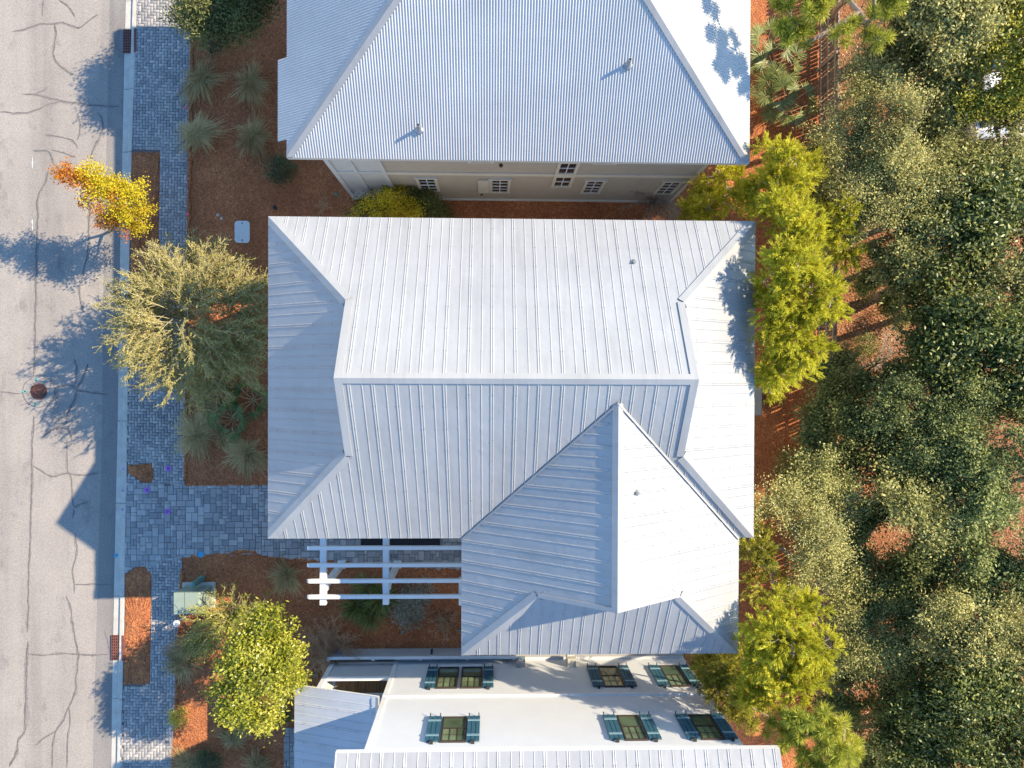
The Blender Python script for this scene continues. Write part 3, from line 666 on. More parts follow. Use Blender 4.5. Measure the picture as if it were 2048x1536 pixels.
corrugated('corrugated_slope', (nX1, 0), (0, 1), (-1, 0), [nY, nYm, nFar], [0, 0, 0], [0, nh, 0])
def hipB(cx, cy, sx, sy, na, nb):
    p = np.array((cx, cy, nz)); q = np.array((cx + sx * nh, cy + sy * nh, nz + nS_ * nh)); e = q - p
    def wing(n_, other): d = unit(*np.cross(n_, e)); return d if np.dot(d, other) < 0 else -d
    cap('hip_cap', p + e * .002, q, wing(na, nb), wing(nb, na), .15, .05, 'trim_metal', roofB, True)
bS, bN, bW, bE = unit(0, -nS_, 1), unit(0, nS_, 1), unit(-nS_, 0, 1), unit(nS_, 0, 1)
hipB(nX0, nY, 1, 1, bS, bW); hipB(nX1, nY, -1, 1, bS, bE); hipB(nX0, nFar, 1, -1, bN, bW); hipB(nX1, nFar, -1, -1, bN, bE)
cap('ridge_cap', (nX0 + nh, nYm, nz + nS_ * nh), (nX1 - nh, nYm, nz + nS_ * nh), unit(0, 1, -nS_), unit(0, -1, -nS_), .15, .05, 'trim_metal', roofB)
for px, py in ((838, 258), (1256, 129)):
    z = 8.0
    for _ in range(6): X, Y = at(px, py, z); z = nz + nS_ * (Y - nY)
    vent(roofB, X, Y, z, .34, .045)

# ---------------------------------------------------------------- south house (white, dark teal shutters)
sX0, sX1, sY, sZ = -3.72, 7.61, -11.01, 8.2
hC = thing('house', 'white two storey house with dark teal shutters at bottom of picture', 'house', (2, -16, 0))
MB().box(sX0, sX1, -24, sY, 0, sZ - .1).build('wall', 'white_siding', hC)
T = lambda nm, X0, X1, z0, z1, d, mat='white_paint', d0=0.0, par=None: trim(nm, X0, X1, z0, z1, d, mat, par or hC, sY, 1, d0)
T('base_board', sX0, sX1, 0, .43, .10, 'panel_white'); T('belt_course', sX0, sX1, 3.55, 3.7, .06)
for X0, X1 in ((sX0, sX0 + .16), (sX1 - .16, sX1)): T('corner_board', X0, X1, .43, 3.55, .035); T('corner_board', X0, X1, 3.7, sZ - .12, .035)
T('frieze_board', sX0 + .16, sX1 - .16, 7.2, 7.45, .04)
def swin(X0, X1, z0, z1, bars=True):
    f = MB(); t_ = .05; a, b = sY + .0, sY + .06
    f.box(X0, X0 + t_, a, b, z0, z1).box(X1 - t_, X1, a, b, z0, z1).box(X0 + t_, X1 - t_, a, b, z0, z0 + t_).box(X0 + t_, X1 - t_, a, b, z1 - t_, z1)
    w = f.build('window', 'dark_frame', hC); zm = z0 + (z1 - z0) * .47; ix0, ix1 = X0 + t_, X1 - t_
    MB().box(ix0, ix1, sY + .01, sY + .05, zm - .02, zm + .02).build('meeting_rail', 'dark_frame', w)
    MB().box(ix0, ix1, sY + .012, sY + .02, z0 + t_, zm - .02).build('pane', 'glass_reflect_green', w)
    cw = (ix1 - ix0) / 3; rh = (z1 - t_ - zm - .02) / 2; mt = .022
    for i in range(3):
        for j in range(2): MB().box(ix0 + i * cw + mt / 2, ix0 + (i + 1) * cw - mt / 2, sY + .016, sY + .026, zm + .02 + j * rh + mt / 2, zm + .02 + (j + 1) * rh - mt / 2).build('pane', 'blind_reflect_green' if i < 2 else 'glass_reflect_green', w)
    mu = MB()
    for i in (1, 2): mu.box(ix0 + i * cw - mt / 2, ix0 + i * cw + mt / 2, sY + .014, sY + .038, zm + .02, z1 - t_)
    for i in range(3): mu.box(ix0 + i * cw + mt / 2, ix0 + (i + 1) * cw - mt / 2, sY + .014, sY + .036, zm + .02 + rh - mt / 2, zm + .02 + rh + mt / 2)
    mu.build('muntin', 'dark_frame', w)
def shut(X0, X1, z0, z1):
    n = 3; w = (X1 - X0) / n; s_ = MB().box(X0 + .01, X1 - .01, sY + .03, sY + .05, z0 + .01, z1 - .01).build('shutter', 'teal_shutter', hC)
    for i in range(n): MB().box(X0 + i * w + .009, X0 + (i + 1) * w - .009, sY + .05, sY + .078, z0, z1).build('plank', 'teal_shutter', s_)
    for f in (.2, .8): z = z0 + (z1 - z0) * f; MB().box(X0 + .012, X1 - .012, sY + .078, sY + .098, z - .045, z + .045).build('batten', 'teal_rail', s_)
    for f in (.12, .88):                        # iron stays
        X = X0 + (X1 - X0) * f; MB().tube((X, sY + .02, z0 - .06), (X, sY + .14, z0 - .06), .016, n=6).build('shutter_stay', 'dark_metal', s_)
    MB().box((X0 + X1) / 2 - .05, (X0 + X1) / 2 + .05, sY, sY + .12, z1 + .04, z1 + .09).build('shutter_catch', 'dark_metal', s_)
zl0, zl1, zu0, zu1 = 1.22, 3.06, 5.28, 6.88
def sashes(specs, z0, z1):
    for k, X0, X1 in specs: (shut if k == 's' else swin)(X0, X1, z0, z1)
o_ = lambda px: at(px, 1337, 1.23)[0]
sashes([('s', -2.37, -1.98), ('w', -1.95, -1.18), ('w', -1.08, -.3), ('s', -.27, .12), ('s', 3.66, 4.07), ('w', 4.08, 4.83), ('s', 4.85, 5.25), ('s', 6.02, 6.43), ('w', 6.44, 7.19), ('s', 7.2, 7.58)], zl0, zl1)
sashes([('s', -1.99, -1.56), ('w', -1.53, -.74), ('s', -.73, -.32), ('s', 3.65, 4.08), ('w', 4.11, 4.82), ('s', 4.84, 5.24), ('s', 6.02, 6.44), ('w', 6.46, 7.18), ('s', 7.19, 7.58)], zu0, zu1)
T('window_sill', -1.97, -.28, zl0 - .07, zl0 - .005, .1)
rc = MB(); sEx0, sEx1, sEy = -4.38, 8.33, -10.6
rc.box(sEx0 + .03, sEx1 - .03, -24.6, sEy - .03, sZ - .14, sZ - .12)
for a in ((sEx0, sEx1, sEy - .03, sEy - .005), (sEx0 + .005, sEx0 + .03, -24.6, sEy - .04), (sEx1 - .03, sEx1 - .005, -24.6, sEy - .04)): rc.box(*a, sZ - .2, sZ - .012)
roofC = rc.build('roof', 'white_paint', hC)
scr = []; rid = 7.0
slope_panels(hC, roofC, (0, sEy), (1, 0), (0, -1), .45, sZ, [sEx0, sEx1], [0, 0], [rid, rid], w=.66, screws=scr, start=sEx0 + .02)
slope_panels(hC, roofC, (0, sEy - 2 * rid), (1, 0), (0, 1), .45, sZ, [sEx0, sEx1], [0, 0], [rid, rid], w=.66)
screw_part(scr, roofC); cap('ridge_cap', (sEx0, sEy - rid, sZ + .45 * rid), (sEx1, sEy - rid, sZ + .45 * rid), unit(0, 1, -.45), unit(0, -1, -.45), .17, .045, 'trim_metal', roofC)
for X in (sX0 + .2, sX1 - .2): 
    g = MB(); tri_wall(g, 'x', X, sEy - 2 * rid + .5, sEy - .5, sZ - .1, sZ + .45 * rid - .3); g.build('gable', 'white_siding', hC)
# west porch: deck, board half wall, posts and lean-to steel roof
pX0, pY1 = -6.12, -11.01
MB().box(pX0, sX0 - .002, -22, pY1 - .02, .0, .52).build('porch_base', 'panel_white', hC)
nb = 22; dw_ = (sX0 - pX0 - .12) / nb
for i in range(nb): MB().box(pX0 + .1 + i * dw_ + .004, pX0 + .1 + (i + 1) * dw_ - .004, -15, pY1 - .12, .522, .56).build('deck_plank', 'deck_wood', hC)
for k in range(5): z = .70 + k * .25; MB().box(pX0 + .12, sX0 - .004, pY1 - .09, pY1 - .03 + .004 * k, z, z + .243).build('half_wall_board', 'panel_white', hC)
MB().box(pX0 + .0, sX0 - .003, pY1 - .13, pY1 + .02, 1.95, 2.0).build('half_wall_cap', 'white_paint', hC)
MB().box(pX0 - .06, pX0 + .11, pY1 - .17, pY1 + .01, .0, 3.35).build('porch_post', 'white_paint', hC)
for k in range(5): z = .70 + k * .25; MB().box(pX0 - .02, pX0 + .04, -15, pY1 - .18, z, z + .243).build('half_wall_board', 'panel_white', hC)
lz, lz2, lx0, ly = 3.45, 4.45, -6.80, -10.66
sP = (lz2 - lz) / (sX0 - lx0)
scr = []
pr_ = MB(); xe = sX0 - .01; ze2 = lz + sP * (xe - lx0)
for dz in (-.12, -.03): pr_.poly([(lx0 + .02, -22, lz + dz), (xe, -22, ze2 + dz), (xe, ly - .02, ze2 + dz), (lx0 + .02, ly - .02, lz + dz)])
pr_.poly([(lx0 + .02, ly - .02, lz - .12), (xe, ly - .02, ze2 - .12), (xe, ly - .02, ze2 - .03), (lx0 + .02, ly - .02, lz - .03)]).box(lx0 + .004, lx0 + .018, -22, ly - .02, lz - .16, lz - .015)
porch_roof = pr_.build('porch_roof', 'white_paint', hC)
slope_panels(hC, porch_roof, (lx0, ly), (0, -1), (1, 0), sP, lz, [0, 11.3], [0, 0], [sX0 - lx0 - .02] * 2, w=.66, mat='porch_metal', screws=scr, start=.0)
screw_part(scr, porch_roof)
MB().poly([(sX0 - .12, ly + .012, lz2 + .03), (sX0 - .12, -22, lz2 + .03), (sX0 - .004, -22, lz2 + .16), (sX0 - .004, ly + .012, lz2 + .16)]).build('wall_flashing', 'flash_metal', porch_roof)
# porch swing seen under the lean-to
sw = thing('porch_swing', 'white slatted bench swing hanging over the brown porch deck', 'bench', (-4.7, -12.3, 1.0))
for i in range(4): MB().box(-5.4, -3.95, -12.1 - i * .1, -12.02 - i * .1, 1.0, 1.025).build('seat_slat', 'white_paint', sw)
for i in range(3): MB().box(-5.4, -3.95, -12.47, -12.44, 1.1 + i * .14, 1.2 + i * .14).build('back_slat', 'white_paint', sw)
for X in (-5.42, -3.95): MB().box(X, X + .04, -12.45, -12.0, 1.2, 1.24).build('armrest', 'white_paint', sw)
for X in (-5.38, -3.95):
    for Y in (-12.05, -12.42): MB().tube((X, Y, 1.0), (X, Y - .02, 3.3), .012, n=5).build('chain', 'grey_metal', sw)
MB().tube((-4.1, -12.24, 1.06), (-4.45, -12.24, 1.06), .09, n=12).build('rolled_cushion', 'white_paint', sw)
# low board wall in front of the south house
lw = thing('garden_wall', 'low white horizontal board wall north of the white house', 'wall', (-2.6, -10.72, 0))
for k in range(4): MB().box(-6.25, 1.0, -10.78 + .004 * k, -10.70, k * .215, k * .215 + .208).build('board', 'panel_white', lw)
MB().box(-6.27, 1.02, -10.79, -10.68, .86, .885).build('cap_board', 'white_paint', lw)
for X in (-6.22, -4.5, -2.7, -.9, .9): MB().box(X - .05, X + .05, -10.86, -10.785, 0, .85).build('post', 'white_paint', lw)
for dx in (0, .09): MB().tube((-2.3 + dx * .2, -10.69, .35 + dx * 3), (-2.3 + dx * .2, -10.6, .35 + dx * 3), .045, n=10).build('hose_tap', 'dark_metal', lw)
# meter boxes and cupboards on the south house wall
for (X, z0, w, h, d, nm, lab, mt) in ((1.15, .62, .36, .62, .22, 'meter_box', 'grey electric meter box with teal front on the white wall', 'grey_metal'), (3.1, .75, .34, .5, .34, 'wall_cabinet', 'small white wall cabinet near the middle of the white wall', 'ivory_metal')):
    b_ = thing(nm, lab, 'meter box', (X, sY + .1, z0)); MB().tbox(X - w / 2, X + w / 2, sY + .002, sY + d, z0, z0 + h, .02).build('case', mt, b_)
    MB().box(X - w / 2 + .03, X + w / 2 - .03, sY + d, sY + d + .02, z0 + .05, z0 + h * .45).build('door', 'teal_rail' if nm == 'meter_box' else 'white_plastic', b_)
    if nm == 'meter_box': MB().tube((X, sY + d, z0 + h * .7), (X, sY + d + .1, z0 + h * .7), .09, n=16).build('meter_dial', 'white_plastic', b_)
    MB().tube((X, sY + .06, z0), (X, sY + .06, .05), .025, n=8).build('conduit', 'grey_metal', b_)
# ================================================================== pergola, fence and small things
pg = thing('pergola', 'white timber pergola with four long rafters beside the paved drive', 'pergola', (-3.7, -6.8, 0))
for Y in (-5.9, -6.5, -7.05, -7.6):
    mb = MB(); z0, z1 = 3.36, 3.52       # rafter with cut tail
    for e in (-.06, .06): mb.v += [(-6.38, Y + e, z0 + .07), (-6.3, Y + e, z1), (-.95, Y + e, z1), (-.95, Y + e, z0), (-6.2, Y + e, z0)]
    b_ = 0; mb.f = [(0, 1, 2, 3, 4), (9, 8, 7, 6, 5)] + [(i, i + 5, (i + 1) % 5 + 5, (i + 1) % 5) for i in range(5)]
    mb.build('rafter', 'white_paint', pg)
for X in (-5.85, -3.67): MB().box(X - .105, X + .105, -7.92, -5.0, 3.16, 3.358).build('cross_beam', 'white_paint', pg)
for X in (-5.85, -3.67):
    MB().box(X - .1, X + .1, -7.42, -7.22, 0, 3.158).build('post', 'white_paint', pg); MB().tbox(X - .15, X + .15, -7.47, -7.17, 0, .24, .02).build('post_base', 'white_paint', pg); MB().box(X - .14, X + .14, -7.46, -7.18, 2.98, 3.157).build('post_capital', 'white_paint', pg)
MB().box(-1.12, -.98, -7.95, -7.0, 3.16, 3.355).build('wall_plate', 'white_paint', pg); MB().box(-1.12, -1.0, -7.9, -7.75, 0, 3.158).build('post', 'white_paint', pg)
# dark mat under the eave
x0m, y0m = at(722, 1091); x1m, _ = at(880, 1090)
tag(MB().tbox(x0m, x1m, y0m, y0m + .9, .05, .075, .008).build('door_mat', 'black_mat'), 'long black mat lying on the pavers under the pergola', 'mat')
# fence of upright pickets along the wood
fe = thing('fence', 'brown picket fence running along the edge of the wood', 'fence', (13.02, 0, 0)); fx = 13.02
pk = MB(); pk.v = [(0, -.06, .04), (0, .06, .04), (0, .06, 1.62), (0, 0, 1.7), (0, -.06, 1.62)]; pk.v += [(.022, y, z) for _, y, z in pk.v]; pk.f = [(4, 3, 2, 1, 0), (5, 6, 7, 8, 9)] + [(i, (i + 1) % 5, (i + 1) % 5 + 5, i + 5) for i in range(5)]
pkm = pk.mesh('picket'); pkm.materials.append(M['fence_wood'])
yy = 17.0
while yy > -14:
    o = bpy.data.objects.new('picket', pkm); C.objects.link(o); o.parent = fe; o.location = (rng.normal(0, .006), yy, rng.normal(0, .012)); o.rotation_euler = (rng.normal(0, .012), rng.normal(0, .01), 0)
    yy -= .152 + rng.uniform(-.006, .012)
ys = 17.2
while ys > -14:
    for z in (.3, .92, 1.5): MB().box(fx - .045, fx - .006, ys - 2.4, ys - .01, z - .045, z + .045).build('rail', 'rail_wood', fe)
    MB().box(fx - .1, fx - .048, ys - .06, ys + .05, 0, 1.74).build('fence_post', 'rail_wood', fe); MB().box(fx + .03, fx + .075, ys - 2.35, ys - .05, 1.50, 1.60).build('back_rail', 'rail_wood', fe); ys -= 2.42
# storm drains
def drain(py0, py1, label):
    a, b = at((k_in(py0) + k_out(py0)) / 2, py0), at((k_in(py1) + k_out(py1)) / 2, py1)
    ym_ = (a[1] + b[1]) / 2; xm = (a[0] + b[0]) / 2; L = abs(a[1] - b[1]); t_ = thing('storm_drain', label, 'storm drain', (xm, ym_, 0), 'drains in the kerb')
    X0, X1 = xm - .27, xm + .15; Y0, Y1 = ym_ - L / 2, ym_ + L / 2
    MB().box(X0, X1, Y0, Y1, -.06, -.045).build('pit', 'iron_dark', t_)
    g = MB(); nx, ny = 5, 9; bw_ = (X1 - X0) / nx * .45; bh = L / ny * .42
    for i in range(nx + 1): c = X0 + (X1 - X0) * i / nx; g.box(max(X0, c - bw_ / 2), min(X1, c + bw_ / 2), Y0, Y1, -.046, -.028)
    for j in range(ny + 1): c = Y0 + L * j / ny; g.box(X0, X1, max(Y0, c - bh / 2), min(Y1, c + bh / 2), -.044, -.0262)
    g.build('grate', 'iron', t_)
    MB().tbox(X1 + .02, X1 + .13, Y0 - .01, Y1 + .01, -.05, .055, .015).build('hood', 'iron', t_); MB().box(X1 - .0, X1 + .02, Y0, Y1, -.045, .01).build('inlet_slot', 'iron_dark', t_)
drain(58, 105, 'rust red storm drain grate in the kerb by the top left tree'); drain(1271, 1321, 'rust red storm drain grate in the sunlit kerb near the bottom')
# manhole with painted locate marks
mx, my = at(78, 783, -.1); mh = thing('manhole', 'rusty round manhole cover in its concrete collar on the road', 'manhole', (mx, my, -.1))
MB().lathe((mx, my, -.1), [(.61, .012), (.605, .016), (.34, .017), (.335, .01)], 40).build('collar', 'asphalt', mh)
def ring(c, r0, r1, z, n=40):
    mb = MB()
    for k in range(n):
        a, b = 2 * math.pi * k / n, 2 * math.pi * (k + 1) / n
        mb.poly([(c[0] + r * math.cos(t), c[1] + r * math.sin(t), z) for r, t in ((r0, a), (r1, a), (r1, b), (r0, b))])
    return mb
ring((mx, my), .598, .618, -.0825).build('collar_joint', 'crack', mh)
MB().lathe((mx, my, -.1), [(.325, .0), (.325, .02), (.315, .024)], 40).build('cover', 'cover_iron', mh)
cv = MB()
for i in range(-6, 7):
    d = .046 * i; hl_ = math.sqrt(max(0, .29 ** 2 - d * d)); c_, s_ = math.cos(-.5), math.sin(-.5)
    if hl_ > .05: cv.bar((mx + c_ * -hl_ - s_ * d, my + s_ * -hl_ + c_ * d, -.073), (mx + c_ * hl_ - s_ * d, my + s_ * hl_ + c_ * d, -.073), .016, .012)
cv.build('cover_ribs', 'iron', mh)
for px, py, dx, dy in ((72, 762, 4, -8), (52, 782, -9, 2), (70, 805, 3, 9)):
    a = at(px, py, -.1); mb = MB()
    for s in (-1, 1, 0): mb.bar((a[0], a[1], -.0795), (a[0] + dx * .018 * (1 if s == 0 else .5) + s * .06 * (abs(dy) > 4), a[1] - dy * .018 * (1 if s == 0 else .5) + s * .06 * (abs(dy) <= 4), -.0795), .05, .002)
    mb.build('paint_mark', 'cyan_paint', mh)
# painted valve lids
def lid(px, py, r, mat, label, cat='valve lid', nm='valve_lid', grp=None):
    x, y = at(px, py, .06); t_ = thing(nm, label, cat, (x, y, .04), grp)
    MB().lathe((x, y, .03), [(r * .68, 0), (r * .68, .028), (r * .6, .034)], 20).build('lid', 'cover_iron' if mat == 'purple_paint' else mat, t_)
    ring((x, y), r * .45, r, .0655, 24).build('painted_ring', mat, t_); MB().box(x - r * .12, x + r * .2, y - r * .2, y + r * .1, .064, .068).build('latch', mat, t_)
lid(337, 937, .115, 'purple_paint', 'purple painted valve lid on the sidewalk right of the small straw patch'); lid(294, 980, .115, 'purple_paint', 'purple painted valve lid just below the small straw patch')
lid(335, 1023, .115, 'purple_paint', 'lowest purple painted valve lid, in the open drive paving'); lid(402, 1109, .12, 'blue_paint', 'bright blue painted valve lid at the edge of the straw bed')
def splash(px, py, r, mat, parent, z=.062):
    x, y = at(px, py, z); n = 14; mb = MB(); mb.poly([(x + r * rng.uniform(.55, 1.1) * math.cos(2 * math.pi * k / n), y + r * rng.uniform(.55, 1.1) * math.sin(2 * math.pi * k / n), z) for k in range(n)]); return mb.build('paint_mark', mat, parent)
for px, py in ((371, 215), (375, 428)): splash(px, py, .07, 'pink_paint', sidewalk)
for px, py in ((230, 1112), (234, 1110)): splash(px, py, .07, 'blue_paint', kerb_root, -.058)
for px, py in ((247, 938), (246, 981), (245, 1019)): splash(px, py, .05, 'purple_paint', kerb_root, .034)
splash(314, 1112, .04, 'blue_paint', driveway)
# small heads and stakes in the straw
def small(px, py, prof, mat, nm, label, cat, grp=None):
    x, y = at(px, py); t_ = MB().lathe((x, y, -.02), prof, 10).build(nm, mat); return tag(t_, label, cat, grp)
small(805, 1264, [(.05, 0), (.05, .1), (.03, .13)], 'teal_plastic', 'sprinkler_head', 'teal sprinkler head in the open straw south of the pergola', 'sprinkler')
small(918, 1260, [(.05, 0), (.05, .1), (.03, .13)], 'teal_plastic', 'sprinkler_head', 'teal sprinkler head against the west edge of the roof wing', 'sprinkler')
small(631, 1349, [(.055, 0), (.055, .1), (.03, .13)], 'teal_plastic', 'sprinkler_head', 'teal sprinkler head between the glossy tree and the board wall', 'sprinkler')
small(673, 389, [(.055, 0), (.055, .08), (.03, .1)], 'teal_plastic', 'sprinkler_head', 'teal sprinkler head in dark straw by the taupe house corner', 'sprinkler')
small(551, 417, [(.06, 0), (.06, .16), (.085, .17), (.02, .26)], 'dark_metal', 'path_light', 'small black path light in straw above the roof corner', 'light')
for k, (px, py) in enumerate(((436, 430), (443, 437))): small(px, py, [(.05, 0), (.06, .03), (.03, .07)], 'stone', 'pebble', ('pale pebble in the straw left of the meter lid', 'smaller pale pebble in the straw beside the meter lid')[k], 'stone')
# white meter lid, round cornered
x, y = at(485, 464); w, h, r = .29, .43, .13; pts = []
for cx_, cy_, a0 in ((w - r, h - r, 0), (-w + r, h - r, 90), (-w + r, -h + r, 180), (w - r, -h + r, 270)):
    for k in range(6): t_ = R(a0 + 18 * k); pts.append((x + cx_ + r * math.cos(t_), y + cy_ + r * math.sin(t_)))
ml = thing('meter_box', 'pale round cornered plastic meter lid set in the straw', 'meter lid', (x, y, 0)); MB().prism(pts, -.02, .05).build('lid', 'lid_plastic', ml)
for dy in (-.33, .33): MB().box(x - .02, x + .02, y + dy - .03, y + dy + .03, .05, .054).build('finger_hole', 'dark_metal', ml)
# pad mounted transformer and pedestal
a0, a1 = at(349, 1186, 1.05), at(404, 1227, 1.05); tX0, tX1, tY1, tY0 = a0[0], a1[0], a0[1], a1[1]
tr = thing('transformer_box', 'pale green transformer box standing beside the sidewalk', 'transformer', ((tX0 + tX1) / 2, (tY0 + tY1) / 2, 0))
MB().tbox(tX0 - .12, tX1 + .12, tY0 - .1, tY1 + .12, -.02, .08, .02).build('pad', 'concrete', tr)
cs = MB(); y_a, y_b = tY0, tY1                    # case with sloping front hood
prf = [(tX0, .08), (tX1, .08), (tX1, .80), (tX1 - .16, 1.05), (tX0, 1.05)]
cs.v = [(X, y_a, z) for X, z in prf] + [(X, y_b, z) for X, z in prf]; cs.f = [(0, 1, 2, 3, 4), (9, 8, 7, 6, 5)] + [(i, i + 5, (i + 1) % 5 + 5, (i + 1) % 5) for i in range(5)]
cs.build('case', 'utility_green', tr); MB().box(tX0 - .02, tX1 - .14, tY0 - .02, tY1 + .02, 1.052, 1.068).build('lid', 'utility_green', tr)
MB().box(tX0 + .38, tX0 + .39, tY0 - .021, tY1 + .021, 1.0685, 1.072).build('lid_seam', 'dark_metal', tr); MB().box(tX1 - .02, tX1 + .03, (tY0 + tY1) / 2 - .05, (tY0 + tY1) / 2 + .05, .45, .6).build('padlock', 'grey_metal', tr)
x, y = at(404, 1157); pe = thing('cable_pedestal', 'green round cable pedestal behind the transformer box', 'pedestal', (x, y, 0))
MB().lathe((x, y, 0), [(.13, 0), (.13, .12), (.115, .13), (.115, .86), (.105, .93), (.06, .96)], 24).build('shell', 'pedestal_green', pe, smooth=False); ring((x, y), .116, .122, .5, 24).build('band', 'dark_metal', pe)
x, y = at(372, 1232); wp = thing('marker_post', 'white capped marker post in front of the transformer box', 'post', (x, y, 0))
MB().lathe((x, y, 0), [(.05, 0), (.05, .84)], 14).build('post', 'white_plastic', wp); MB().lathe((x, y, .82), [(.06, 0), (.125, .02), (.125, .07), (.09, .10)], 20).build('cap', 'white_plastic', wp)
MB().bar((x - .06, y, .925), (x + .06, y + .01, .925), .03, .012).build('mark', 'grey_metal', wp); MB().bar((x, y - .06, .924), (x + .02, y + .05, .924), .03, .012).build('mark', 'grey_metal', wp)
# wheelie bins by the east wall
def bin_(px, py, label):
    x, y = at(px, py, 1.05); t_ = thing('refuse_bin', label, 'bin', (x, y, 0), 'bins against the east wall')
    mb = MB(); zs_ = [(.0, .22, .2), (1.0, .29, .26)]
    for z, a, b_ in zs_: mb.v += [(x - a, y - b_, z), (x + a, y - b_, z), (x + a, y + b_, z), (x - a, y + b_, z)]
    mb.f = [(0, 1, 5, 4), (1, 2, 6, 5), (2, 3, 7, 6), (3, 0, 4, 7), (3, 2, 1, 0)]; mb.build('body', 'bin_plastic', t_)
    MB().tbox(x - .31, x + .32, y - .285, y + .285, 1.0, 1.07, .03).build('lid', 'bin_plastic', t_)
    for s in (-.2, .2): MB().tube((x - .26, y + s - .03, .1), (x - .26, y + s + .03, .1), .1, n=12).build('wheel', 'tyre', t_)
bin_(1508, 788, 'grey wheeled bin under the east eave, the upper one'); bin_(1508, 816, 'grey wheeled bin under the east eave, the lower one')
MB().box(7.55, 7.63, -2.0, -.15, .0, 1.2).build('screen_board', 'deck_wood', hA)
# cables and offcuts lying between the two southern houses
gp = thing('cable_bundle', 'black cables and offcuts lying in the gap beside the white house', 'cables', (3.0, -9.9, 0))
for k in range(14):
    X = 1.4 + k * .28; p = [np.array((X + rng.uniform(-.2, .2), -9.6 - rng.uniform(0, .9), .05)), np.array((X + rng.uniform(-.3, .5), -9.6 - rng.uniform(0, .9), .08 + rng.uniform(0, .2)))]
    MB().tube(p[0], p[1], rng.uniform(.015, .04), n=6).build('offcut', random.choice(['dark_metal', 'white_plastic', 'twig', 'grey_metal']), gp)
# white car parked on the lot beyond the wood
def car(px, py, rz, label):
    x, y = at(px, py, 1.2); t_ = thing('parked_car', label, 'car', (x, y, 0)); c_, s_ = math.cos(rz), math.sin(rz)
    W = lambda X, Y, Z: (x + X * c_ - Y * s_, y + X * s_ + Y * c_, Z)
    def loft(secs):
        mb = MB(); n = len(secs[0])
        for s in secs: mb.v += [W(*p) for p in s]
        for i in range(len(secs) - 1):
            for k in range(n - 1): mb.f.append((i * n + k, i * n + k + 1, (i + 1) * n + k + 1, (i + 1) * n + k))
        mb.f += [tuple(range(n)), tuple((len(secs) - 1) * n + k for k in range(n))]; return mb
    sec = lambda X, w, zt, zb: [(X, -w, zb), (X, -w, zt * .7), (X, -w * .93, zt * .95), (X, -w * .6, zt), (X, w * .6, zt), (X, w * .93, zt * .95), (X, w, zt * .7), (X, w, zb)]
    loft([sec(-2.2, .75, .72, .35), sec(-2.0, .86, .88, .25), sec(-1.2, .9, .95, .25), sec(1.0, .9, .93, .25), sec(1.8, .86, .82, .25), sec(2.2, .7, .66, .35)]).build('body', 'car_paint', t_, smooth=False)
    loft([sec(-1.85, .72, .93, .8), sec(-1.3, .68, 1.36, .8), sec(.1, .68, 1.4, .8), sec(1.0, .74, .95, .8)]).build('cabin', 'dark_glass', t_)
    loft([sec(-1.28, .62, 1.39, 1.34), sec(-.6, .64, 1.43, 1.36), sec(.1, .62, 1.42, 1.37)]).build('roof_skin', 'car_paint', t_)
    for X in (-1.35, 1.35):
        for Y in (-.8, .8):
            w_ = MB().tube(W(X, Y - .1, .32), W(X, Y + .1, .32), .32, n=18).build('wheel', 'tyre', t_); MB().tube(W(X, Y - .105, .32), W(X, Y + .105, .32), .2, n=12).build('rim', 'grey_metal', w_)
    for Y in (-.6, .6): MB().tube(W(2.1, Y, .62), W(2.2, Y, .6), .1, n=10).build('headlight', 'white_plastic', t_)
car(1990, 150, R(100), 'white car half hidden under the trees at upper right')
# ================================================================== vegetation
def leaves(name, Cn, D, Nn, L, W, mat, parent, bend=.0):
    n = len(Cn); D = D / (np.linalg.norm(D, axis=1)[:, None] + 1e-9); Sd = np.cross(D, Nn); Sd /= np.linalg.norm(Sd, axis=1)[:, None] + 1e-9; Up = np.cross(Sd, D)
    L = np.broadcast_to(np.asarray(L, float), (n,))[:, None]; W = np.broadcast_to(np.asarray(W, float), (n,))[:, None]
    V = np.empty((n, 4, 3)); mid = Cn + D * L * .5; V[:, 0] = Cn; V[:, 1] = mid + Sd * W / 2 + Up * L * bend; V[:, 2] = Cn + D * L - Up * L * bend; V[:, 3] = mid - Sd * W / 2 + Up * L * bend
    F = np.arange(4 * n, dtype=np.int32).reshape(n, 4); return link(name, rawmesh(name, V.reshape(-1, 3), F), mat, parent)
def tubes(name, segs, mat, parent, n=4):
    """segs: rows of p(3), q(3), r0, r1"""
    S_ = np.asarray(segs, float); k = len(S_); p, q, r0, r1 = S_[:, :3], S_[:, 3:6], S_[:, 6], S_[:, 7]; d = q - p; d /= np.linalg.norm(d, axis=1)[:, None] + 1e-9
    ref = np.where(np.abs(d[:, 2:3]) < .9, np.array([[0, 0, 1.]]), np.array([[1., 0, 0]])); a = np.cross(d, ref); a /= np.linalg.norm(a, axis=1)[:, None]; c = np.cross(d, a)
    th = 2 * np.pi * np.arange(n) / n; off = a[:, None] * np.cos(th)[None, :, None] + c[:, None] * np.sin(th)[None, :, None]
    V = np.concatenate([p[:, None] + off * r0[:, None, None], q[:, None] + off * r1[:, None, None]], 1).reshape(-1, 3)
    b = (np.arange(k) * 2 * n)[:, None]; i = np.arange(n)[None]; j = (i + 1) % n; F = np.stack([b + i, b + j, b + n + j, b + n + i], 2).reshape(-1, 4)
    return link(name, rawmesh(name, V, F), mat, parent)
def rnd(n, k=3): v = rng.normal(size=(n, k)); return v / np.linalg.norm(v, axis=1)[:, None]
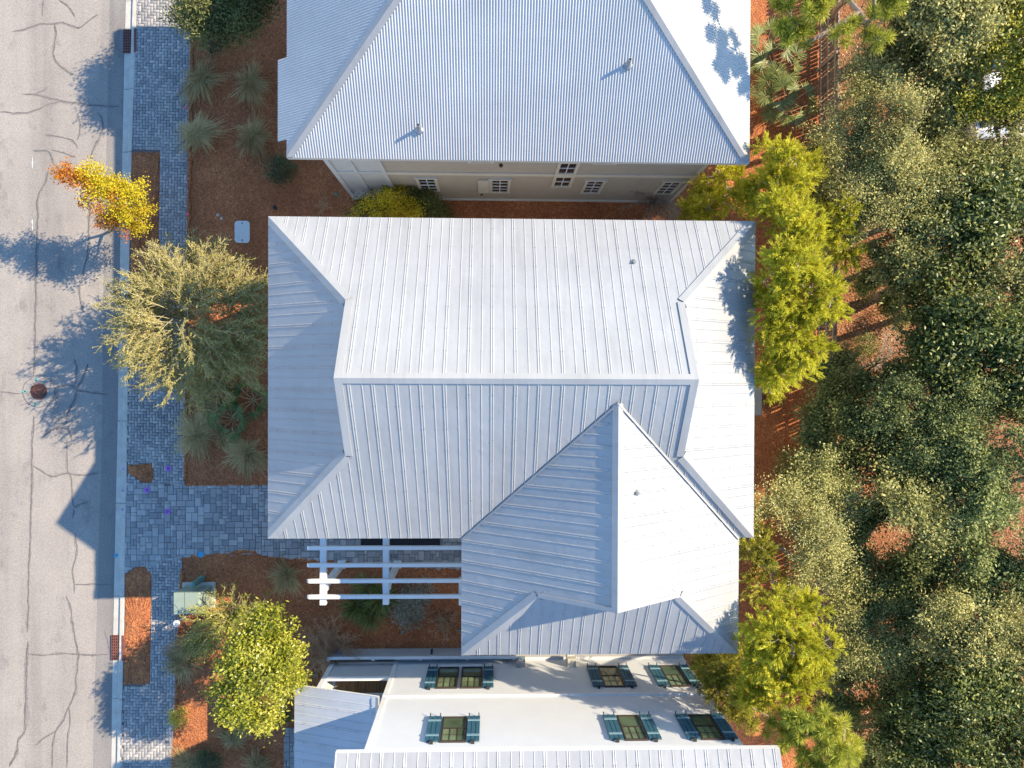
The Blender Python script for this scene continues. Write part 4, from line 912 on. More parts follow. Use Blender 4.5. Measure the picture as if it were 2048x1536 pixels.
def grow(base, top, tips, r0, rmin=.006):
    """branch skeleton: trunk base-top, then every tip joined to the nearest suitable node"""
    nt = 5; nodes_ = [base + (top - base) * i / nt + rng.normal(0, .04, 3) * (0 < i < nt) for i in range(nt + 1)]; par = [-1] + list(range(nt)); path = [np.linalg.norm(nodes_[i] - base) for i in range(nt + 1)]
    order = np.argsort(np.linalg.norm(tips - (base + top) / 2, axis=1)); tipn = []; tdir = np.zeros((len(tips), 3))
    for ti in order:
        A = np.array(nodes_); d = np.linalg.norm(A - tips[ti], axis=1); cost = d + .45 * np.array(path) * .5 + np.maximum(0, A[:, 2] - tips[ti][2] - .1) * 1.5; cost[:2] += 3
        k = int(np.argmin(cost)); p = nodes_[k]; mid = (p + tips[ti]) / 2 + rng.normal(0, .06, 3) * min(1, d[k]) + np.array([0, 0, .06 * d[k]])
        nodes_.append(mid); par.append(k); path.append(path[k] + d[k] / 2); nodes_.append(tips[ti]); par.append(len(nodes_) - 2); path.append(path[k] + d[k]); tipn.append(len(nodes_) - 1); tdir[ti] = tips[ti] - mid
    cnt = np.zeros(len(nodes_)); 
    for t_ in tipn:
        k = t_
        while k >= 0: cnt[k] += 1; k = par[k]
    rad = np.maximum(rmin, r0 * (cnt / cnt[0]) ** .5)
    segs = [(*nodes_[par[k]], *nodes_[k], min(rad[par[k]], rad[k] * 1.6), rad[k]) for k in range(1, len(nodes_))]
    return segs, tdir / (np.linalg.norm(tdir, axis=1)[:, None] + 1e-9)
def crown_tips(lobes, n, shell=.6, zup=.25):
    vol = np.array([l[3] * l[4] * l[5] for l in lobes]) ** .75; pk_ = rng.choice(len(lobes), n, p=vol / vol.sum()); d = rnd(n); d[:, 2] = np.where(d[:, 2] < -zup, -d[:, 2], d[:, 2]); rr = (shell + (1 - shell) * rng.random(n)) * rng.uniform(.8, 1.1, n)
    A = np.array(lobes); return A[pk_, :3] + d * A[pk_, 3:] * rr[:, None], pk_
def tree(name, label, cat, base, lobes, mat, ntips, nleaf, L, W, rc, kind='broad', bark='bark', r0=.11, group=None, shell=.55, mats2=None, stems=False, frag=0):
    """lobes: (photo x, photo y, z, rx, ry, rz)"""
    lb = [(*at(l[0], l[1], l[2]), *l[2:]) for l in lobes]; bx, by = at(*base); root = thing(name, label, cat, (bx, by, 0), group)
    if frag:                       # break every lobe into uneven boughs with gaps between them
        nb_ = []
        for x, y, z, a_, b_, c_ in lb:
            for _ in range(frag):
                d = rnd(1)[0]; d[2] = abs(d[2]) * .8; q = rng.uniform(.34, .62); f_ = rng.uniform(.45, .95); nb_.append((x + d[0] * a_ * f_, y + d[1] * b_ * f_, z + d[2] * c_ * f_, a_ * q, b_ * q, c_ * q * .8))
        lb = nb_
    tips, pk_ = crown_tips(lb, ntips, shell); tips[:, 2] = np.maximum(tips[:, 2], .25)
    cz = np.array([l[:3] for l in lb]).mean(0); top = np.array([(bx + 2 * cz[0]) / 3, (by + 2 * cz[1]) / 3, cz[2] * .8]); segs, td = grow(np.array([bx, by, -.05]), top, tips, r0)
    tubes('trunk' if not stems else 'branches', segs, bark, root)
    if kind == 'broad':
        n = ntips * nleaf; ti = np.repeat(np.arange(ntips), nleaf); along = td[ti] * np.abs(rng.normal(size=(n, 1))) * rc * (1.5 if frag else .3); off = rng.normal(size=(n, 3)) * rc * np.array([1, 1, .7]) * (.62 if frag else 1); cen = tips[ti] + off + along - td[ti] * rc * (.6 if frag else 0); d = td[ti] * .4 + rnd(n) + np.array([0, 0, .05]); nn = rnd(n) * .8 + np.array([.25, .1, .9])
        LL = L * rng.uniform(.6, 1.25, n); ww = W * rng.uniform(.7, 1.2, n)
    elif kind == 'plume':          # short needles packed along feathery twig ends
        n = ntips * nleaf; ti = np.repeat(np.arange(ntips), nleaf); side = rnd(ntips * 5).reshape(ntips, 5, 3) * .85 + td[:, None] + np.array([.0, 0, .35]); side /= np.linalg.norm(side, axis=2)[:, :, None]
        sel = rng.integers(0, 5, n); sd_ = side[ti, sel]; s_ = rng.random(n)[:, None] * rc; cen = tips[ti] + sd_ * s_ + rng.normal(0, .015, (n, 3)); d = sd_ + rnd(n) * .55; nn = rnd(n) + np.array([.2, .1, .5]); LL = L * rng.uniform(.6, 1.2, n); ww = W * rng.uniform(.8, 1.2, n)
    else:                          # tuft: long needles bursting from the shoot end
        n = ntips * nleaf; ti = np.repeat(np.arange(ntips), nleaf); s_ = rng.uniform(-.16, .08, n)[:, None]; ax_ = td[ti] + np.array([0, 0, .15]); cen = tips[ti] + ax_ * s_; d = ax_ * .55 + rnd(n); nn = rnd(n); LL = L * rng.uniform(.75, 1.1, n); ww = W * np.ones(n)
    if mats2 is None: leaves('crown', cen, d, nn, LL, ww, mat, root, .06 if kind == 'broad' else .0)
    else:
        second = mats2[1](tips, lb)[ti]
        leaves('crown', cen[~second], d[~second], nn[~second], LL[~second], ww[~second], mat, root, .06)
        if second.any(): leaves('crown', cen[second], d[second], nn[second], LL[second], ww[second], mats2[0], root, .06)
    return root
def shoots(name, label, cat, base, z0, n, reach, height, mat_t, mat_l, nl, L, W, parent=None, droop=.5, r=.012, dirs=None, twigs=3, group=None, spread=.15, disk=0.0):
    """arching shoots from one stool, small leaves along them"""
    bx, by = at(*base); root = thing(name, label, cat, (bx, by, 0), group); segs = []; cl = []; dl = []
    for k in range(n):
        a = rng.uniform(0, 2 * math.pi) if dirs is None else dirs(); rch = reach * rng.uniform(.35, 1) if dirs is None else reach * a[1] * rng.uniform(.45, 1); a = a if dirs is None else a[0]
        h = height * rng.uniform(.55, 1); s0 = np.array([bx + rng.normal(0, spread), by + rng.normal(0, spread), z0]); m_ = 9; pts = []
        if disk:
            oa = rng.uniform(0, 2 * math.pi); od = disk * math.sqrt(rng.random()); s0 = np.array([bx + math.cos(oa) * od, by + math.sin(oa) * od, z0 * rng.uniform(.5, 1.5) * (1.15 - .4 * od / disk)])
            if rng.random() < .8: a = oa + rng.normal(0, .55)
        crv = rng.normal(0, .35)
        for i in range(m_ + 1):
            t_ = i / m_; aa = a + crv * t_; rr_ = rch * (t_ ** 1.25); pts.append(s0 + np.array([math.cos(aa) * rr_, math.sin(aa) * rr_, h * (1 - (1 - t_) ** 2) - droop * rch * t_ ** 3 * rng.uniform(.25, .5)]) + rng.normal(0, .02, 3))
        for i in range(m_): segs.append((*pts[i], *pts[i + 1], r * (1.25 - i / m_), r * (1.25 - (i + 1) / m_)))
        def foliage(p, q, c):
            f = rng.random(c)[:, None]; cl.append(p + (q - p) * f + rng.normal(0, .012, (c, 3))); dl.append(rnd(c) * .9 + (q - p) / (np.linalg.norm(q - p) + 1e-6))
        for i in range(3, m_):
            if nl: foliage(pts[i], pts[i + 1], nl)
            for _ in range(twigs):
                if rng.random() < .7:
                    d = (pts[i + 1] - pts[i]); d /= np.linalg.norm(d) + 1e-6; d = d + rnd(1)[0] * .8 + np.array([0, 0, .15]); d /= np.linalg.norm(d); ln = rng.uniform(.15, .42) * (1 if reach > 1 else .5); e = pts[i] + d * ln; segs.append((*pts[i], *e, r * .5, r * .25))
                    if nl: foliage(pts[i], e, nl)
    tubes('branches', segs, mat_t, root, 3)
    if nl:
        cl = np.concatenate(cl); dl = np.concatenate(dl); nn_ = len(cl); leaves('leaves', cl, dl, rnd(nn_) * .7 + np.array([.3, .1, .8]), L * rng.uniform(.6, 1.2, nn_), W * rng.uniform(.7, 1.2, nn_), mat_l, root, .05)
    return root
def grass(px, py, r, n, label, h=.7, mat='lf_grass', lean=(0, 0), name='grass_clump', cat='grass', w=.013):
    r *= 1.22; n = int(n * .8)
    x, y = at(px, py); root = thing(name, label, cat, (x, y, 0), 'ornamental grass clumps'); a = rng.uniform(0, 2 * np.pi, n); rr = r * np.sqrt(rng.uniform(.05, 1, n)) * rng.uniform(.75, 1.15, n); ec = rng.uniform(.1, .3); ea = rng.uniform(0, 6.28); rr = rr * (1 + ec * np.cos(2 * (a - ea)) + .22 * np.sin(5 * a + ea)); h = h * rng.uniform(.75, 1.15); hh = h * rng.uniform(.5, 1.1, n) * (1.1 - .35 * rr / r); b = np.stack([x + rng.normal(0, r * .1, n), y + rng.normal(0, r * .1, n), np.zeros(n)], 1); V = np.empty((n, 8, 3)); sd_ = np.stack([-np.sin(a), np.cos(a), np.zeros(n)], 1)
    for i, t_ in enumerate((0, .35, .7, 1)):
        c = b + np.stack([np.cos(a) * rr * t_ ** 1.4 + lean[0] * t_ ** 2, np.sin(a) * rr * t_ ** 1.4 + lean[1] * t_ ** 2, hh * (1 - (1 - t_) ** 1.7) * (1 - .38 * t_ ** 3)], 1); c[:, 2] = np.maximum(c[:, 2], .02 * t_); V[:, 2 * i] = c + sd_ * w * (1 - .75 * t_); V[:, 2 * i + 1] = c - sd_ * w * (1 - .75 * t_)
    o = np.arange(n)[:, None] * 8; F = np.concatenate([o + np.array([[2 * i, 2 * i + 1, 2 * i + 3, 2 * i + 2]]) for i in range(3)], 0); link('blades', rawmesh('blades', V.reshape(-1, 3), F), mat, root)
    MB().lathe((x, y, -.02), [(r * .16, 0), (r * .13, .1), (r * .05, .16)], 9).build('crown_base', 'twig', root); return root
def palm(px, py, label, nf=11, reach=.85, h=.8, seg=18, fan=.5, mat='lf_palm', full=False, cat='palmetto', name='palmetto'):
    x, y = at(px, py); root = thing(name, label, cat, (x, y, 0), 'low palms and yuccas'); segs = []
    for k in range(nf):
        a = 2 * math.pi * (k + rng.uniform(-.3, .3)) / nf; rr = reach * rng.uniform(.45, 1); hz = h * rng.uniform(.5, 1.1); p0 = np.array([x, y, .02]); p1 = np.array([x + math.cos(a) * rr * .5, y + math.sin(a) * rr * .5, hz * .8]); p2 = np.array([x + math.cos(a) * rr, y + math.sin(a) * rr, hz]); segs += [(*p0, *p1, .016, .012), (*p1, *p2, .012, .008)]
        e1 = np.array([math.cos(a), math.sin(a), rng.uniform(-.35, .25)]); e1 /= np.linalg.norm(e1); e2 = np.array([-math.sin(a), math.cos(a), rng.uniform(-.4, .4)]); e2 /= np.linalg.norm(e2); nrm = np.cross(e1, e2); th = np.linspace(-1.75, 1.75, seg); D = np.cos(th)[:, None] * e1 + np.sin(th)[:, None] * e2 + nrm * rng.normal(0, .06, (seg, 1)); leaves('frond', np.repeat(p2[None], seg, 0), D, np.repeat(nrm[None], seg, 0) + rnd(seg) * .25, fan * rng.uniform(.8, 1.05, seg) * (1 - .25 * np.abs(th) / 1.75), .045, mat, root, -.03)
    tubes('stalks', segs, 'olive_twig', root, 4); return root
def yucca(px, py, label, n=150, L=.62, h=.35):
    L *= 1.3
    x, y = at(px, py); root = thing('yucca', label, 'yucca', (x, y, 0), 'low palms and yuccas'); d = rnd(n); d[:, 2] = np.abs(d[:, 2]) * .9 + .08; leaves('blades', np.array([[x, y, h]]) + d * .06, d, rnd(n) * .3 + np.array([0, 0, 1]), L * rng.uniform(.75, 1.1, n), .045, 'lf_palm', root, -.04); MB().lathe((x, y, -.02), [(.1, 0), (.09, h), (.03, h + .1)], 10).build('stem', 'bark', root); return root
def bush(px, py, z, r, label, mat='lf_shrub', n=60, nl=60, L=.05, W=.03, name='round_shrub', hz=None):
    return tree(name, label, 'shrub', (px, py), [(px, py, z, r, r, hz or r * .8)], mat, n, nl, L, W, r * .2, r0=.03, stems=True)

# ---------------------------------------------------------------- street side
def org(tips, lb): x = tips[:, 0] + .55 * (tips[:, 1] - 7); q = np.quantile(x, .26); return (x + rng.normal(0, .35, len(x)) < q)
tree('street_tree', 'small tree with gold and orange leaves leaning over the kerb', 'tree', (286, 428), [(255, 408, 2.6, 1.0, .95, .85), (215, 395, 2.9, .9, .8, .7), (195, 362, 3.2, .75, .6, .5), (150, 350, 3.4, .6, .4, .4), (230, 440, 2.2, .8, .4, .6), (275, 440, 1.7, .55, .5, .7)], 'lf_gold', 135, 90, .075, .05, .13, r0=.06, bark='pale_bark', mats2=('lf_orange', org))
def lw_dirs():
    a = rng.uniform(0, 2 * math.pi); return a, 1.0
shoots('weeping_shrub_tree', 'large twiggy olive shrub with arching shoots beside the sidewalk', 'shrub', (448, 655), 2.2, 620, 1.85, 1.75, 'olive_twig', 'lf_yaupon', 6, .055, .034, droop=.5, r=.014, dirs=lw_dirs, twigs=4, spread=.35, disk=1.85)
tree('evergreen_tree', 'dark green narrow leaved tree at the top left of the bed', 'tree', (462, 40), [(440, 20, 3.2, 1.5, 1.2, 1.0), (480, 50, 2.7, .9, .8, .8), (420, -40, 3.6, 1.3, 1.2, .9), (510, -10, 2.8, .8, 1.0, .8), (400, 30, 3.3, .7, .7, .6)], 'lf_oakgreen', 260, 120, .13, .045, .22, r0=.09)
bush(430, 82, .5, .52, 'dark round shrub below the top left tree'); bush(559, 342, .5, .6, 'dark green round shrub by the corrugated roof corner', n=75)
tree('street_tree', 'tall glossy yellow green broadleaf tree above the lower sidewalk', 'tree', (548, 1305), [(520, 1330, 4.4, 1.35, 1.3, 1.3), (560, 1300, 3.8, .8, .9, 1.0), (470, 1390, 4.2, .9, .8, .9), (520, 1420, 3.9, .9, .75, .9), (540, 1250, 4.2, .8, .7, .8), (580, 1340, 3.6, .5, .8, .9), (510, 1290, 4.6, .8, .7, .8)], 'lf_magnolia', 270, 70, .13, .06, .15, r0=.1, shell=.62)
shoots('twiggy_shrub', 'sunlit yellow green twiggy shrub leaning over the transformer box', 'shrub', (490, 1225), .4, 75, 1.6, 1.7, 'olive_twig', 'lf_magnolia', 9, .05, .03, droop=.4, r=.011, twigs=4, spread=.3)
for i, (px, py, r, n, lab, ln) in enumerate((
    (408, 166, .72, 1100, 'grey green grass clump nearest the sidewalk, upper of the left pair', (0, -.1)), (506, 174, .68, 1000, 'grey green grass clump left of the corrugated roof step', (0, -.05)), (402, 273, .72, 1100, 'grass clump spilling onto the sidewalk, lower of the left pair', (.05, 0)), (512, 275, .66, 1000, 'grass clump between the dark round shrub and its upper neighbour', (0, -.1)),
    (402, 868, .8, 1200, 'broad grass clump overhanging the sidewalk above the drive', (-.1, 0)), (425, 815, .65, 800, 'shaded grass clump under the olive shrub branches', (0, -.05)), (500, 905, .72, 1000, 'grass clump leaning downwards at the lower right of the bed', (-.05, -.2)), (452, 880, .5, 500, 'thin straw coloured grass tuft between two larger clumps', (.3, 0)),
    (578, 1148, .62, 700, 'grass clump in the straw left of the pergola', (-.1, -.15)), (382, 1283, .5, 600, 'tawny grass clump in front of the marker post', (-.1, -.1)), (372, 1322, .6, 750, 'tawny grass clump at the sidewalk edge by the lower drain', (-.15, -.05)), (470, 1470, .45, 700, 'grey brown grass tuft below the glossy tree', (0, 0)), (385, 1520, .6, 700, 'grass clump at the bottom edge beside the sidewalk', (-.1, 0)), (520, 1520, .5, 500, 'dark grass tuft at the bottom edge near the porch roof', (0, 0)))):
    grass(px, py, r, n, lab, lean=ln)
bush(402, 1292, .45, .55, 'grey green clipped shrub below the twiggy shrub', 'lf_grey', 70); bush(418, 1522, .4, .48, 'dark green dome shrub at the bottom edge', 'lf_shrub', 70)
bush(358, 1432, .35, .4, 'small loose yellow green shrub at the sidewalk edge', 'lf_yellowoak', 26, 40, .06, .035); bush(560, 1425, .4, .5, 'low dull shrub between the glossy tree and the porch roof', 'lf_dark', 40)
for px, py, lab in ((468, 838, 'blue green fan palm under the olive shrub'), (510, 800, 'fan palm touching the left eave shadow below the olive shrub'), (440, 800, 'fan palm half hidden among grass below the olive shrub')): palm(px, py, lab, 9, .7, .6, 16, .45)
yucca(720, 1205, 'spiky yucca under the pergola, left one'); yucca(765, 1190, 'spiky yucca under the pergola beside the second post'); yucca(735, 1165, 'smaller spiky yucca behind the pergola rafters', 90, .5)
yucca(745, 1225, 'spiky yucca below the lowest pergola rafter', 130, .6, .25)
bush(822, 1215, .35, .75, 'silvery loose shrub under the pergola', 'lf_silver', 70, 45, .06, .045, hz=.4); bush(850, 1180, .3, .5, 'small silvery shrub next to the larger silvery one', 'lf_silver', 26, 28, .05, .035, hz=.3)
shoots('bare_shrub', 'leafless brown twiggy shrub right of the glossy tree', 'shrub', (662, 1280), .02, 95, 1.15, 1.1, 'twig', None, 0, 0, 0, droop=.2, r=.013, twigs=5, spread=.3)
shoots('bare_shrub', 'thin leafless tan shrub beside the roof wing', 'shrub', (890, 1235), .02, 36, .7, .6, 'twig', None, 0, 0, 0, droop=.2, r=.011, twigs=4, spread=.2)
shoots('bare_shrub', 'leafless shrub between the glossy tree and the porch', 'shrub', (605, 1335), .02, 30, .7, .9, 'twig', None, 0, 0, 0, droop=.2, r=.012, twigs=4, spread=.2)
shoots('bare_shrub', 'tiny dead shrub in dark straw left of the yellow leaved bush', 'shrub', (648, 412), .02, 16, .4, .35, 'twig', None, 0, 0, 0, droop=.2, r=.007, twigs=2, spread=.1)
# ---------------------------------------------------------------- between the middle and the taupe house
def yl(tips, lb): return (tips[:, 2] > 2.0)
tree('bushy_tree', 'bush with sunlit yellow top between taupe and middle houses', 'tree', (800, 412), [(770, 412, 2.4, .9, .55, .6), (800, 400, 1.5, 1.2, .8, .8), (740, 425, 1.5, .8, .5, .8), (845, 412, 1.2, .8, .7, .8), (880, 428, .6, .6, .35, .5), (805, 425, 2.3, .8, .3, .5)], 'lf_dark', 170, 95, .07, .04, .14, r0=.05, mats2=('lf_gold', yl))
shoots('bare_shrub', 'grey leafless shrub with crooked twigs against the taupe wall', 'shrub', (1300, 405), .02, 46, 1.7, 1.9, 'pale_bark', None, 0, 0, 0, droop=.3, r=.013, twigs=3, spread=.1, dirs=lambda: (rng.uniform(2.2, 6.6), .9))
CO = dict(cat='tree', mat='lf_conifer', nleaf=200, L=.125, W=.022, rc=.36, kind='plume', bark='pale_bark')
def conifer(label, base, lobes, nt, group='yellow green conifers by the fence', **k):
    a = dict(CO); a.update(k); return tree('conifer', label, base=base, lobes=lobes, ntips=nt, group=group, r0=.09, shell=.5, **a)
conifer('yellow green conifer between the two roofs at the taupe corner', (1425, 400), [(1450, 350, 4.6, .55, .6, .7), (1415, 395, 3.4, .8, .8, .9), (1480, 400, 4.2, .7, .6, .8), (1390, 425, 2.6, .8, .4, .8)], 120)
conifer('yellow green conifer right of the taupe house corner', (1545, 400), [(1550, 320, 6.8, .65, .6, .6), (1560, 370, 6.2, .9, .6, .8), (1600, 340, 5.8, .5, .7, .6), (1520, 390, 5.4, .8, .6, .7)], 150)
conifer('largest yellow green conifer overhanging the middle house roof edge', (1590, 590), [(1560, 430, 7.0, .6, .8, .7), (1600, 470, 7.7, .7, .7, .7), (1580, 540, 8.1, .9, .9, .8), (1620, 600, 7.7, .9, .8, .8), (1565, 650, 7.7, .75, .9, .8), (1600, 700, 7.3, .8, .6, .7), (1550, 730, 7.0, .5, .7, .6), (1545, 595, 7.0, .6, .9, .6)], 420, nleaf=205)
conifer('slim conifer behind the largest one near the fence', (1660, 440), [(1675, 430, 5.6, .55, .5, .7), (1660, 470, 5.0, .7, .5, .7), (1690, 500, 4.6, .5, .6, .6)], 80)
conifer('yellow green conifer below the largest, lowest branches over the bins', (1560, 745), [(1565, 745, 6.2, .7, .4, .5), (1540, 770, 5.2, .4, .5, .5)], 50)
conifer('big yellow green conifer beside the roof wing corner', (1570, 1240), [(1590, 1215, 7.6, .9, .55, .6), (1550, 1260, 7.9, .9, .8, .8), (1610, 1290, 7.6, .9, .7, .7), (1520, 1300, 7.4, .7, .7, .7), (1580, 1350, 7.4, 1.0, .7, .8), (1510, 1370, 6.6, .8, .6, .7)], 300, nleaf=205)
conifer('olive conifer in the gap right of the white house', (1440, 1360), [(1430, 1350, 4.6, .7, .8, .9), (1480, 1400, 4.6, .7, .7, .9), (1410, 1320, 3.8, .5, .5, .7), (1470, 1330, 5.2, .7, .6, .7)], 150, mat='lf_yellowoak')
conifer('conifer with bare inner branches at the roof wing edge', (1520, 1130), [(1510, 1110, 5.6, .6, .7, .6), (1530, 1170, 5.4, .7, .6, .6), (1500, 1060, 5.0, .5, .5, .6)], 75, mat='lf_yellowoak')
PI = dict(cat='tree', mat='lf_pine', nleaf=150, L=.3, W=.02, rc=.1, kind='tuft', bark='pine_bark')
def pine(label, base, lobes, nt, **k):
    a = dict(PI); a.update(k); return tree('pine_tree', label, base=base, lobes=lobes, ntips=nt, group='long needled pines', r0=.1, shell=.45, **a)
pine('long needled pine above the fence at the top edge', (1665, 40), [(1570, 40, 8.4, .6, .8, .5), (1600, 75, 8.0, .5, .3, .4), (1700, 70, 8.4, .8, .5, .5), (1760, 40, 8.6, .7, .7, .5), (1640, 10, 9.0, .7, .5, .5), (1700, -40, 9.2, 1.2, .6, .6), (1560, -50, 9.0, .7, .7, .5)], 75)
pine('long needled pine with drooping tufts at lower right of the white house', (1610, 1420), [(1640, 1450, 8.0, .8, .6, .6), (1590, 1490, 7.6, .6, .6, .6), (1690, 1490, 7.4, .6, .6, .6), (1560, 1440, 7.0, .6, .5, .5), (1620, 1530, 7.8, .7, .5, .6), (1480, 1400, 6.0, .4, .3, .4), (1655, 1500, 8.2, .6, .5, .5), (1600, 1440, 8.2, .6, .4, .5)], 105)
for px, py, lab in ((1525, 105, 'fan palm beside the corrugated roof edge, topmost'), (1550, 150, 'fan palm with pale fronds below the pine'), (1535, 200, 'bright fan palm in the middle of the row by the roof'), (1560, 225, 'lowest fan palm of the row by the corrugated roof')): palm(px, py, lab, 10, .85, 1.0, 20, .62)
# ---------------------------------------------------------------- wood behind the fence
def oak(label, base, lobes, mat, nt=150, nl=120, L=.10, W=.055, rc=.2, **k):
    lobes = [(a, b, c, d * 1.28, e * 1.28, f * 1.1) for a, b, c, d, e, f in lobes]; nt = int(nt * 1.2); q_ = rng.uniform(.72, 1.1); L *= q_ * 1.14; W *= q_ * 1.14; nl = int(nl / q_ ** 1.3)
    return tree('broadleaf_tree', label, 'tree', base, lobes, mat, int(nt * 1.15), int(nl * .72), L, W, rc, group='trees of the wood', r0=.13, frag=int(rng.integers(4, 7)), bark='spray_twig', **k)
oak('pale grey green oak spreading beside the fence at upper right', (1750, 330), [(1720, 200, 5.6, .9, 1.0, .8), (1700, 290, 5.4, 1.0, 1.0, .9), (1780, 270, 6.0, 1.1, 1.1, .9), (1740, 380, 5.4, 1.2, 1.0, .9), (1800, 350, 5.6, .9, 1.0, .9)], 'lf_greyolive', 330, 100, rc=.2)
oak('grey green oak at the top right corner', (1880, 60), [(1850, 40, 6.5, 1.0, 1.0, .8), (1920, 30, 6.8, 1.1, .9, .8), (1870, -30, 6.6, 1.2, .8, .8), (1890, 110, 5.8, .9, .6, .7)], 'lf_greyolive', 170)
oak('bright yellow green oak cut by the top right corner', (2020, 40), [(2030, 40, 6.6, .8, 1.1, .8), (2060, 120, 6.2, .7, .9, .8)], 'lf_yellowoak', 90)
oak('olive green oak in front of the white car', (1890, 230), [(1880, 190, 5.0, .9, .8, .8), (1910, 260, 5.2, 1.0, .9, .8), (1850, 300, 5.0, .8, .8, .8), (1960, 300, 5.2, .9, .9, .8), (2020, 270, 5.0, .8, 1.0, .8)], 'lf_grey', 210)
oak('grey green oak right above the sunlit orange clearing', (1790, 470), [(1760, 440, 5.0, .9, .8, .7), (1820, 470, 5.2, .9, .8, .7), (1790, 520, 4.4, .8, .5, .6), (1850, 420, 5.4, .7, .8, .7)], 'lf_grey', 180)
oak('dark glossy magnolia right of the grey green oak', (1930, 470), [(1900, 430, 5.4, .9, .9, .9), (1960, 400, 5.6, 1.0, .9, .9), (1940, 500, 5.2, 1.0, .9, .9), (2030, 460, 5.4, .9, 1.1, .9)], 'lf_gloss', 230, 100, .16, .07, .3)
oak('thin pale topped tree at the right edge above the dark magnolia', (1990, 570), [(1960, 570, 5.4, .8, .4, .5), (2020, 550, 5.6, .8, .5, .5)], 'lf_greyolive', 60, 80)
oak('dark glossy magnolia at the middle of the right edge', (1970, 690), [(1900, 680, 5.0, 1.0, .9, .9), (1970, 650, 5.6, 1.1, .9, .9), (2030, 700, 5.4, .9, 1.1, .9), (1950, 760, 5.0, 1.1, .8, .9), (1860, 620, 4.4, .7, .6, .7)], 'lf_gloss', 280, 100, .16, .07, .3)
oak('shaded blue green tree right of the striped fence shadows', (1720, 850), [(1700, 800, 3.6, .9, .8, .8), (1760, 840, 4.2, 1.0, 1.0, .9), (1690, 880, 3.8, 1.0, .9, .8), (1740, 920, 4.2, .9, .7, .8)], 'lf_shade', 180)
oak('blue green tree in the centre of the wood', (1850, 850), [(1820, 820, 4.8, 1.0, .9, .9), (1890, 850, 5.2, 1.1, 1.0, .9), (1850, 910, 5.0, 1.0, .8, .9), (1940, 840, 5.4, .9, .9, .9)], 'lf_bluegreen', 220)
oak('pale sunlit oak clump in the lower middle of the wood', (1820, 1000), [(1800, 1000, 5.8, .7, .6, .6), (1850, 1030, 5.4, .8, .6, .7), (1780, 960, 5.0, .6, .6, .6)], 'lf_grey', 110, 105)
oak('green oak with light tips at the right edge below centre', (1960, 960), [(1930, 930, 5.6, 1.0, .9, .8), (1990, 970, 5.8, 1.0, 1.0, .9), (2040, 900, 5.8, .8, 1.0, .8), (1940, 1020, 5.2, 1.0, .8, .8)], 'lf_bluegreen', 210)
oak('olive grey airy tree touching the roof wing corner', (1590, 1070), [(1545, 1010, 5.4, .8, .6, .6), (1580, 1070, 5.8, .9, .8, .7), (1640, 1090, 5.4, .8, .7, .7), (1600, 1140, 5.2, .9, .6, .6), (1520, 1060, 5.2, .5, .7, .5)], 'lf_greyolive', 190, 75, .085, .05, .2)
oak('slender grey green tree above the airy olive tree', (1660, 980), [(1650, 960, 5.0, .8, .6, .6), (1700, 990, 4.6, .8, .7, .6), (1640, 1010, 4.8, .6, .6, .5)], 'lf_grey', 90, 110, .085, .05)
oak('dull green tree below the centre of the wood', (1850, 1110), [(1830, 1090, 4.6, 1.0, .8, .8), (1890, 1130, 5.0, 1.0, .9, .8), (1820, 1160, 4.2, .8, .6, .7)], 'lf_shade', 150)
oak('dull green tree at the right edge, lower third', (1990, 1120), [(1970, 1090, 5.2, 1.0, .9, .8), (2030, 1130, 5.4, .8, 1.0, .8), (1960, 1170, 5.0, .9, .7, .8)], 'lf_bluegreen', 150)
oak('grey green tree right of the big lower conifer', (1720, 1260), [(1700, 1230, 4.0, .7, .7, .7), (1740, 1280, 4.4, .8, .8, .7), (1680, 1300, 4.0, .6, .6, .6), (1790, 1230, 4.2, .7, .7, .6)], 'lf_grey', 140)
oak('pale grey green oak above the lower right magnolia', (1920, 1270), [(1880, 1250, 5.4, .9, .8, .8), (1940, 1240, 5.8, 1.0, .8, .8), (2010, 1250, 5.8, .9, .9, .8), (1900, 1310, 5.2, .9, .6, .7)], 'lf_greyolive', 210)
oak('large dark glossy magnolia in the lower right corner', (1950, 1430), [(1870, 1390, 5.0, 1.0, .9, .9), (1950, 1370, 5.8, 1.1, .9, .9), (2020, 1400, 5.8, 1.0, 1.0, .9), (1920, 1460, 5.4, 1.1, .9, .9), (2000, 1500, 5.6, 1.1, .9, .9), (1850, 1480, 4.6, .9, .9, .8)], 'lf_gloss', 380, 100, .16, .07, .3)
oak('dull olive tree between the lower pine and the corner magnolia', (1750, 1430), [(1740, 1400, 3.8, .9, .9, .8), (1780, 1470, 4.2, .9, .8, .8), (1730, 1500, 3.6, .8, .8, .7), (1790, 1540, 4.2, 1.0, .8, .8)], 'lf_shade', 170)
